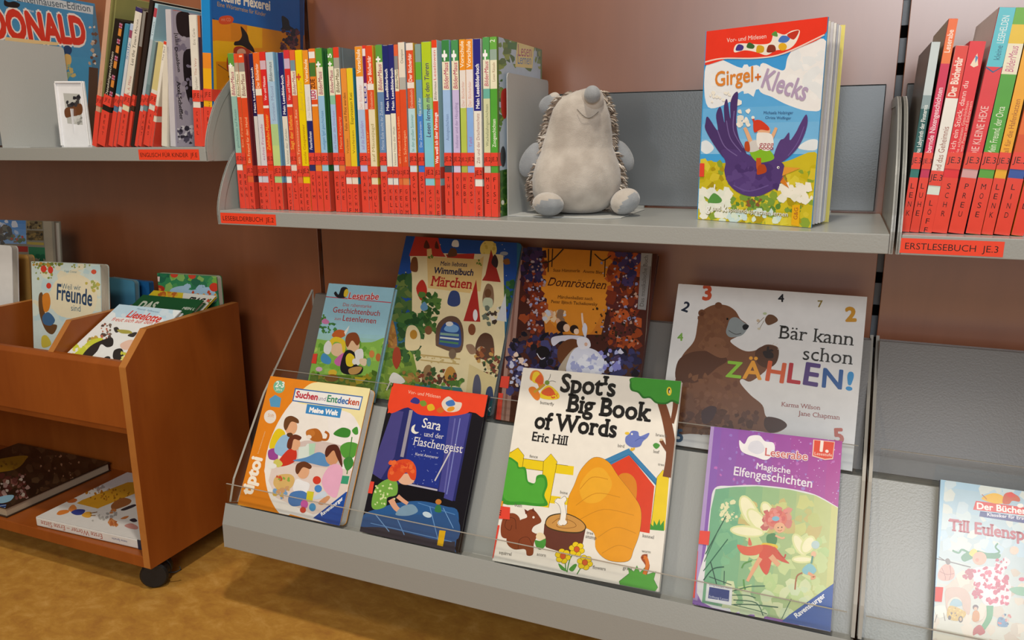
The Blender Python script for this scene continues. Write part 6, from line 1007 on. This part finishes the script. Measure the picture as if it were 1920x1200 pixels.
def surf(xc, y, lift=0):
    c, hw = ring(y); a = (xc-430)*S_-c; k = max(0, 1-(a/hw)**2)
    return V((a+c, -(depth(hw)+lift)*math.sqrt(k)-boff(y)-lift*.3, (1100-y)*S_))
mb = MB(); vs = []; NS = 36
for y, l_, r_ in prof:
    c, hw = ring(y)
    for k in range(NS):
        t = 2*math.pi*k/NS; fy = math.sin(t); dd = depth(hw)*(1.0 if fy < 0 else .8)
        belly = .004*math.exp(-((y-880)/130)**2) if fy < 0 else 0
        crease = -.003*math.exp(-((y-712)/22)**2)*max(0, -fy)
        vs.append((c+hw*math.cos(t)*(1+crease*3), fy*(dd+belly+crease)-boff(y), (1100-y)*S_))
fs = [(i*NS+k, i*NS+(k+1) % NS, (i+1)*NS+(k+1) % NS, (i+1)*NS+k) for i in range(len(prof)-1) for k in range(NS)]
fs += [tuple(range(NS))[::-1], tuple((len(prof)-1)*NS+k for k in range(NS))]
o = mb.add(vs, fs).build('body', BEI, hog, True); sb = o.modifiers.new('sub', 'SUBSURF'); sb.levels = 1; sb.render_levels = 2
# snout and nose
def soft(o, lv=1): s_ = o.modifiers.new('sub', 'SUBSURF'); s_.levels = 1; s_.render_levels = lv; return o
pn = surf(512, 420)
MB().ball(pn+V((-.001, .007, -.004)), (.0175, .0165, .0175)).build('snout', BEI, hog, True)
MB().ball(pn+V((-.0005, -.0105, .002)), (.0115, .0105, .0122)).build('nose', PGR, hog, True)
pts = []
for i in range(11):
    t = i/10; xc = 425+t*123; y = 492+46*math.sin(math.pi*t)*.9+t*14
    p = surf(xc, y); p.y -= .0025+.012*max(0, 1-abs(xc-500)/80)*max(0, (540-y)/60); pts.append(p)
MB().tube(pts, .0005, 6).build('mouth_stitching', pm('6f6a64', .8), hog, True)
def limb(name, xc, y, b, rx, ry, rz, rot, mats, fn=None, mi=None):
    m = MB().ball(((xc-430)*S_, b, (1100-y)*S_), (rx, ry, rz), M.Rotation(math.radians(rot[1]), 3, 'Y') @ M.Rotation(math.radians(rot[0]), 3, 'X') @ M.Rotation(math.radians(rot[2]), 3, 'Z'), 24, 16, 0, fn)
    if mi:
        for i, f in enumerate(m.f):
            c = sum((V(m.v[j]) for j in f), V())/len(f)-V(((xc-430)*S_, b, (1100-y)*S_))
            if mi(c): m.mi[i] = 1
    return soft(m.build(name, mats, hog, True))
cup = lambda p: V((p.x*(1-.25*(p.z/.02)), p.y+(.006*(1-min(1, (p.x/.012)**2))), p.z))
limb('ear', 256, 460, -.013, .0135, .0055, .0155, (0, 18, -15), [PGR], cup); limb('ear', 282, 432, -.004, .0095, .0075, .0125, (0, 35, 0), [BEI])
limb('ear', 624, 490, -.008, .0065, .005, .0135, (0, -12, 30), [PGR], cup); limb('ear', 606, 470, -.002, .006, .006, .0085, (0, -30, 0), [BEI])
limb('arm', 150, 778, -.012, .0140, .0085, .0262, (0, 22, 0), [PGR], lambda p: V((p.x*(1-.2*p.z/.026), p.y, p.z)))
limb('arm', 712, 758, -.004, .0120, .0085, .0235, (0, -24, 0), [PGR], lambda p: V((p.x*(1-.15*p.z/.024), p.y, p.z)))
limb('foot', 262, 1029, -.062, .0228, .024, .0168, (0, 6, 0), [BEI, PGR], None, lambda c: c.y*-.75-c.z*.9+c.x*.25 > .008)
limb('foot', 716, 1020, -.040, .0222, .024, .0180, (0, -28, 0), [BEI, PGR], None, lambda c: c.y*-.5-c.z*.8+c.x*.85 > .0068)
rd = random.Random(5); q = MB()
for i in range(1500):
    y = rd.uniform(380, 1085); c, hw = ring(y); ph = rd.uniform(76, 284) if rd.random() < .55 else rd.choice([rd.uniform(74, 96), rd.uniform(264, 286)])
    t = math.radians(ph-90); fy = math.sin(t); dd = depth(hw)*(1.0 if fy < 0 else .8)
    if 700 < y < 860 and fy < .1 and rd.random() < .5: continue
    p = V((c+hw*math.cos(t)*.985, fy*dd*.985-boff(y), (1100-y)*S_)); nrm = V((math.cos(t), fy, .1)).normalized()
    d = (nrm*1.0+V((rd.uniform(-.5, .5), rd.uniform(-.4, .5), rd.uniform(-1.1, .35)))).normalized(); L = rd.uniform(.007, .0125)
    if (p+d*L).z < .002: continue
    s1 = d.cross(V((0, 0, 1))).normalized()*.0011; s2 = d.cross(s1).normalized()*.0011; md = p+d*L*.55
    q.add([p+s1, p-s1*.5+s2, p-s1*.5-s2, md+s1*1.1, md-s1*.5+s2*1.1, md-s1*.5-s2*1.1, p+d*L+V((0, 0, -.002))], [(0, 1, 4, 3), (1, 2, 5, 4), (2, 0, 3, 5), (3, 4, 6), (4, 5, 6), (5, 3, 6)], rd.choice([0, 0, 1, 2]))
o = q.build('quill_fur', [pm('7d6f63', .9, .1), pm('b5a89a', .9, .1), pm('d9d0c4', .9, .1)], hog, False); o['kind'] = 'stuff'

# ================================================================== BOOK TROLLEY
trol = empty('book_trolley', (-.565, -.21, FZ), 'brown beech picture-book trolley on casters, in front of the left wall panel', 'book trolley')
sidep = [(-.349, -.4405), (-.349, -.0595), (-.297, -.0035), (-.07, .0005), (-.07, -.4405)]
divp = [(-.334, -.172), (-.334, -.066), (-.347, -.0595), (-.297, -.0035), (-.086, -.0035), (-.086, -.172)]
def plank(name, poly, lo, hi, axis='x'): return MB().prism(poly, lo, hi, axis, 0, 1).build(name, [CARTE, CART], trol, bevel=.0012, mw=M())
plank('side_panel', sidep, -.176, -.16); plank('side_panel', sidep, -.97, -.954)
plank('divider', divp, -.3598, -.3458); plank('divider', divp, -.605, -.591)
MB().prism([(-.349, -.172), (-.349, -.0595), (-.343, -.0525), (-.3335, -.0525), (-.3335, -.172)], -.954, -.176).build('front_panel', CART, trol, bevel=.0008, mw=M())
MB().box((-.954, -.3335, -.19), (-.176, -.086, -.172)).build('trough_floor', CART, trol, mw=M())
MB().box((-.954, -.086, -.4185), (-.176, -.07, -.0035)).build('back_panel', CART, trol, mw=M())
MB().box((-.954, -.349, -.4405), (-.176, -.07, -.4185)).build('bottom_shelf', CART, trol, bevel=.001, mw=M())
def caster(x, y):
    c = empty_part = MB(); ax = V((.55, -.83, 0)).normalized(); ctr = V((x, y, FZ+.0255))
    for d in (-1, 1):
        a0, a1 = ctr+ax*(.004*d), ctr+ax*(.021*d)
        c.tube([a0, a0+ax*(.001*d), a1-ax*(.003*d), a1], [.022, .0253, .0253, .022], 28)
    o = c.build('caster', BLACK, trol, False, mw=M())
    h = MB().tube([ctr-ax*.0045, ctr+ax*.0045], [.0235, .0235], 24).box((x-.007, y-.007, FZ+.03), (x+.007, y+.007, -.4405)); h.build('hood', pm('17171a', .45), o, mw=M())
    e = ax.cross(V((0, 0, 1))); p = ctr-e*.02+ax*.012
    MB().tube([p+V((0, 0, .0)), p-e*.016+V((0, 0, -.001)), p-e*.026+V((0, 0, .003)), p-e*.024+V((0, 0, .009))], .0014, 6).build('brake_lever', BLACK, o, True, mw=M())
    return o
for x, y in ((-.186, -.315), (-.186, -.105), (-.944, -.315), (-.944, -.105)): caster(x, y)
# ---- books standing in its troughs
Ck = (0, 390, 3.636); CG = 'board books in the trolley troughs'
def trough_book(pxl, pxr, pyt, Y, tilt, t, col, label, fn=board_book, top=None, zb=-.168, w=None, **k):
    t_ = math.radians(tilt); n = V((0, -math.cos(t_), math.sin(t_))); uy = V((0, math.sin(t_), math.cos(t_)))
    a = onplane(pxl, pyt[0], (0, Y, 0), n); b = onplane(pxr, pyt[1], (0, Y, 0), n); ux = (b-a).normalized(); uy = n.cross(ux)
    h = (a.z-zb)/uy.z; mw = frame(a-uy*h, ux, uy, n); return fn('board_book' if fn is board_book else 'picture_book', label, CG, mw, w or (b-a).length, h, t, col, **k), w or (b-a).length, h
r, w_, h_ = trough_book(58.5, 188, (490, 496), -.215, 8, .02, 'd3e2dd', 'pale friendship board book with a fox by a tree, in the middle trough', rc=.007, edge='cfc6b4')
cover_art(r, w_, h_, Ck, [('p', 'cfe0dd', [(180, 340), (760, 380), (760, 900), (200, 1000)]), ('n', ['e2e4cc', 'd9e6dc', 'c0dbe0', 'e6e0c4'], 50, (220, 380, 680, 760), (20, 50), 131), ('b', 'ece2c2', [(380, 500), (520, 450), (640, 520), (660, 640), (600, 740), (420, 740), (340, 640)]),
 ('n', ['8a8a3a', '6f7f3a', 'c0923a'], 30, (215, 368, 420, 400), (5, 14), 132), ('n', ['8a9a4a', 'a0a050'], 20, (240, 380, 370, 490), (4, 12), 133), ('e', 'd8402f', 298, 415, 20, 24), ('e', 'd8402f', 345, 422, 18, 24), ('e', 'd8402f', 333, 530, 17, 20), ('e', 'd85a3f', 640, 435, 18, 16), ('n', ['a8b060', 'c8b85a'], 16, (580, 490, 680, 560), (6, 14), 134), ('n', ['9aa050'], 10, (460, 385, 640, 410), (4, 8), 135),
 ('t', '5a7a8a', 'Weil wir', (422, 552), (552, 562), {'hs': 1.1}), ('t', '2c4668', 'Freunde', (388, 622), (626, 668), {'bold': .02, 'hs': 1.5}), ('t', '5a7a8a', 'sind', (485, 700), (550, 706)), ('t', '7a9aa0', 'Frank Cremer', (440, 437), (525, 443)),
 ('b', '6a4a2c', [(265, 600), (290, 580), (300, 680), (330, 780), (390, 800), (360, 860), (310, 830), (270, 720)]), ('b', 'd8842c', [(290, 600), (330, 580), (345, 640), (330, 700), (300, 700)]), ('b', '3f6a94', [(290, 740), (330, 710), (375, 760), (350, 800), (300, 790)]), ('b', 'd0c04a', [(285, 880), (320, 870), (350, 930), (290, 950)])], rough=.3)
r, w_, h_ = trough_book(294.5, 406, (512, 518), -.1035, 2, .014, '3f8f5a', 'garden board book with red flowers and green leaves, at the back of the right trough', rc=.006, edge='d8d4c4')
cover_art(r, w_, h_, Ck, [('p', '3a8f5c', [(1000, 400), (1600, 440), (1600, 900), (1000, 900)]), ('n', ['2f7f58', '4fa05f', '7fb84f', '2a6f54', '8fc06a'], 60, (1020, 440, 1550, 660), (16, 40), 136), ('b', 'a8cce8', [(1160, 560), (1250, 530), (1300, 560), (1420, 540), (1480, 600), (1440, 650), (1200, 640)]), ('n', ['a8cce8'], 10, (1260, 500, 1420, 600), (10, 24), 137), ('e', 'd84a34', 1188, 455, 26, 20), ('e', 'd84a34', 1310, 462, 26, 22), ('e', 'd83f2c', 1460, 540, 32, 30), ('e', 'b83a28', 1080, 552, 44, 26), ('e', 'e8843a', 1080, 556, 20, 12), ('p', 'eed8d2', [(1044, 466), (1090, 468), (1088, 502), (1042, 498)]), ('e', 'd8502c', 1064, 484, 10, 9), ('n', ['e8a03a', 'd0502c'], 12, (1300, 550, 1540, 640), (6, 14), 138)])
def lying(q, t, col, label, art, depth_n=0, rough=.3, fn=book, z_of=None, pages='e6e0d2', **k):
    """a book leaning far back in a trough; q gives TL,TR,BL as 3-D points of its cover"""
    tl, tr, bl = [V(p) for p in q]; ux = (tr-tl).normalized(); n = ux.cross((tl-bl)).normalized(); uy = n.cross(ux); h = (tl-bl).dot(uy); w = (tr-tl).dot(ux)
    r = fn('picture_book', label, CG, frame(tl-uy*h, ux, uy, n), w, h, t, col, **k); cover_art(r, w, h, Ck, art, rough=rough); return r
lying([(-.3405, -.196, .0075), (-.181, -.196, .0075), (-.3405, -.3315, -.0665)], .009, 'dfe8ee', 'white farm book with black patches, leaning far back at the front of the right trough', [
 ('p', 'e9ecec', [(400, 600), (1300, 640), (1100, 1200), (380, 1200)]), ('p', 'bcd8ea', [(740, 640), (1300, 680), (1260, 770), (690, 740)]), ('n', ['cfe0ec', 'e4ecf0'], 20, (720, 700, 1240, 780), (14, 34), 139), ('t', '5a7a9a', 'Alexander Steffensmeier', (930, 690), (1084, 716)), ('t', 'd83f34', 'Lieselotte', (858, 742), (1078, 778), {'bold': .03, 'hs': 1.2}), ('t', 'd05a4a', 'freut sich auf den Frühling', (756, 768), (1180, 806), {'bold': .01}),
 ('n', ['7a6a60', 'b86a54', '5a4a44'], 26, (690, 790, 760, 890), (5, 13), 140), ('n', ['8a8a50', 'c0a04a'], 20, (600, 880, 700, 940), (6, 14), 141), ('b', 'c8d040', [(490, 1010), (560, 950), (620, 900), (700, 890), (640, 960), (560, 1020), (500, 1040)]), ('n', ['c8d048', 'dcd860'], 24, (500, 920, 640, 1010), (8, 18), 142),
 ('b', '2c2a2a', [(560, 1010), (620, 940), (700, 900), (765, 885), (770, 935), (730, 950), (690, 930), (660, 980), (600, 1030)]), ('b', '3a3634', [(775, 820), (800, 812), (815, 838), (790, 850)]), ('b', '3a3634', [(870, 870), (905, 850), (935, 850), (910, 880)]), ('b', '2c2a2a', [(780, 970), (830, 960), (842, 1010), (800, 1050), (770, 1020)]), ('e', '2c2a2a', 730, 1028, 24, 16, -20), ('b', 'e6c2b0', [(820, 930), (880, 900), (930, 910), (900, 960), (840, 965)]), ('b', 'a8a04a', [(800, 830), (880, 835), (900, 855), (830, 855)]), ('n', ['c8c84a', 'e0dc80'], 14, (820, 980, 880, 1060), (8, 18), 143)], rough=.4)
lying([(-.342, -.137, .0155), (-.183, -.137, .0155), (-.342, -.2725, -.0585)], .009, '2f6a3c', 'dark green book with white lettering, behind the white farm book in the right trough', [('p', '23613a', [(800, 500), (1500, 560), (1500, 900), (700, 800)]), ('t', 'd9e4d4', 'DAS', (930, 682), (1040, 690), {'bold': .05, 'hs': 1.3}), ('t', 'e8efe4', 'MEIN LEXI', (1240, 690), (1358, 702), {'bold': .03})])
lying([(-.3435, -.108, .0192), (-.1785, -.108, .0192), (-.3435, -.243, -.0548)], .004, 'e9d23a', 'yellow-topped question book peeping out behind the dark green book', [('p', 'e6cc2f', [(900, 480), (1300, 560), (1300, 800), (900, 700)]), ('p', 'efeee8', [(1250, 580), (1600, 600), (1600, 800), (1230, 700)]), ('n', ['d8842c', 'e8a83a', 'c86a2c'], 18, (1080, 570, 1240, 620), (8, 18), 144), ('t', '2c2a2a', 'FRAG', (1272, 640), (1372, 652), {'bold': .06, 'hs': 1.3}), ('n', ['7a9a4a', 'd84a3a', 'e8b83a'], 10, (1390, 625, 1470, 660), (6, 12), 145)])
r, w_, h_ = trough_book(205, 240, (520, 525), -.13, 3, .012, '4f8fae', 'teal-blue board book half hidden behind the friendship book', rc=.008, edge='7a9aa4', w=.07)
r, w_, h_ = trough_book(232, 263, (524, 527), -.105, 2, .012, '1f5f9a', 'deep blue board book at the back of the middle trough', rc=.003, edge='2f5f8a', w=.07)
r, w_, h_ = trough_book(-30, 101, (411, 415), -.112, 6, .016, '8a8474', 'tall castle photo book leaning at the back of the left trough', fn=book)
cover_art(r, w_, h_, Ck, [('p', '8f8878', [(-200, 40), (400, 80), (400, 700), (-200, 700)]), ('g', '4f86c8', '8fb4de', [(-200, 60), (175, 84), (180, 245), (-200, 240)], 1, 5), ('n', ['d8dce6', 'b8c8e0'], 12, (0, 90, 170, 200), (10, 26), 146), ('n', ['5a5a58', '7a7a70', '6a5f58'], 34, (-40, 120, 80, 240), (10, 26), 147), ('n', ['8a7a6a', 'c05a4a', '6a7a5a'], 20, (80, 190, 175, 240), (6, 14), 148), ('p', '7a6a4a', [(185, 85), (290, 90), (290, 145), (182, 142)]), ('n', ['3a2f24', '9a8050', '5a4a30'], 18, (190, 92, 285, 140), (6, 14), 149), ('p', '6a5636', [(184, 152), (296, 156), (298, 222), (184, 218)]), ('n', ['2f2a20', '8a7040', '4a3f2a'], 22, (190, 160, 290, 215), (6, 14), 150), ('p', 'b8a04a', [(186, 230), (300, 236), (300, 254), (186, 248)]), ('p', 'a8322a', [(-200, 250), (190, 262), (190, 300), (-200, 290)]), ('p', '2f7a54', [(194, 264), (312, 270), (318, 345), (200, 340)]), ('n', ['d8e0d8', '1f5f44'], 10, (210, 325, 310, 360), (8, 18), 151), ('p', 'a89c86', [(295, 85), (352, 88), (372, 500), (320, 500)])])
r, w_, h_ = trough_book(-60, 22, (456, 461), -.215, 8, .014, 'e4e4e2', 'plain white board book at the left edge of the photo, in the left trough', rc=.008, edge='cfc9bc')
r, w_, h_ = trough_book(-40, 53, (474, 478), -.17, 6, .014, 'c89a54', 'tan board book behind the plain white one in the left trough', rc=.008, edge='b89a6a')
# ---- two books lying on the bottom shelf
zt = -.4183
P1 = onplane(70, 987, (0, 0, zt), V((0, 0, 1)));  P2 = onplane(262, 1031, (0, 0, zt), V((0, 0, 1))); uy = (P1-P2).normalized(); ux = V((0, 0, 1)).cross(uy)*-1; ux = uy.cross(V((0, 0, 1)))
o = P2+(P2-P1).normalized()*.006; o.z = zt+.0205; wl = (P1-o).length
wl = (V((P1.x, P1.y, o.z))-o).length
mw = frame(o, ux, uy, (0, 0, 1)); r = book('picture_book', 'white first-words book with little animals, lying on the bottom shelf of the trolley', None, mw, .222, wl, .02, 'dddcd8', board=.0026)
cover_art(r, .222, wl, (0, 800, 4.8), [('p', 'e0dfdc', [(300, 350), (1400, 350), (1400, 1200), (300, 1000)]), ('p', 'd8a02c', [(690, 690), (740, 660), (1150, 500), (1300, 500), (1220, 600), (920, 720), (880, 738)]), ('n', ['9a6a1c', 'b87a24'], 40, (760, 560, 1180, 690), (6, 14), 161), ('b', 'c06a34', [(600, 670), (620, 650), (670, 645), (695, 660), (670, 682), (620, 686)]), ('b', 'd8823a', [(510, 785), (540, 755), (610, 750), (620, 770), (570, 790), (530, 796)]), ('b', 'dc8a48', [(615, 750), (640, 710), (670, 705), (690, 740), (660, 770)]), ('b', '33438f', [(640, 770), (690, 745), (765, 750), (740, 790), (680, 795)]), ('b', 'e0a83f', [(735, 800), (770, 770), (820, 770), (820, 810), (780, 820)]), ('s', '8a6a44', 8, [(810, 780), (875, 768)]), ('s', '8a6a44', 8, [(815, 800), (860, 800)]), ('n', ['b5b4b0'], 6, (830, 800, 940, 850), (8, 18), 162),
 ('b', '9a6238', [(1000, 710), (1040, 670), (1110, 640), (1180, 660), (1160, 700), (1060, 740), (1010, 745)]), ('b', 'c07a44', [(985, 780), (1010, 740), (1050, 750), (1020, 778)]), ('b', '33333a', [(1090, 745), (1200, 700), (1220, 715), (1120, 755)]), ('n', ['b09a94', 'a8a6a4'], 10, (830, 530, 980, 580), (8, 20), 163), ('n', ['b46a3c', 'd08a54'], 12, (980, 840, 1080, 890), (10, 24), 164), ('b', 'c47a40', [(1085, 830), (1120, 810), (1160, 805), (1130, 830)]), ('b', 'c89088', [(1120, 890), (1180, 870), (1240, 900), (1230, 925), (1160, 915)]), ('b', '2f2f3a', [(1165, 840), (1210, 825), (1235, 850), (1200, 860)]), ('n', ['a5a4a2'], 10, (960, 760, 1080, 820), (8, 18), 165)], rough=.3)
a_ = wl; direct_art(r, (.0002, .0002, .0198, wl-.0002), [('t', 'b0503a', 'Erste Wörter – Erste Sätze', (.0145, wl*.36), (.0145, wl*.955)), ('t', '3a4a8a', 'meine Sprache', (.0125, wl*.13), (.0125, wl*.27)), ('p', '1f2f44', [(0, 0), (.02, 0), (.02, wl*.035), (0, wl*.035)])], 'spine_print', 'spine', .02)
mw = frame((-.5525, -.342, zt+.0215), (0, 0, 0), (0, 0, 0), (0, 0, 1)); mw = frame((-.86, -.342, zt+.0215), (1, 0, 0), (0, 1, 0), (0, 0, 1))
r = book('picture_book', 'dark brown woodland picture book lying at the left of the trolley bottom shelf', None, mw, .308, .245, .021, '3a2a1f', spine='2f2219', pages='b8a68c')
cover_art(r, .308, .245, (0, 800, 4.8), [('p', '35271c', [(-900, 100), (1100, 100), (1100, 900), (-900, 900)]), ('n', ['4a3524', '2a1f18', '54402c', '3f3022'], 90, (-100, 160, 950, 700), (20, 50), 166), ('b', '9a7420', [(-100, 300), (0, 290), (150, 265), (250, 265), (230, 300), (190, 350), (120, 390), (0, 410), (-100, 420)]), ('n', ['8a6420', '6a4a18'], 14, (0, 310, 150, 380), (8, 18), 167), ('n', ['8a5a50', '6a3f3a', 'a88a84', 'c8bcb0', '5a2f2a'], 60, (-60, 430, 250, 640), (10, 30), 168), ('n', ['b08a6a', '7a5a44'], 20, (330, 260, 760, 480), (5, 14), 169), ('b', '8ab4cc', [(-40, 650), (50, 620), (125, 620), (90, 670), (0, 690)]), ('p', '1f3f7a', [(-50, 700), (60, 700), (40, 760), (-50, 770)]), ('s', 'b8c8dc', 4, [(-20, 720), (55, 706)]), ('s', 'b8c8dc', 4, [(-20, 745), (50, 728)])])
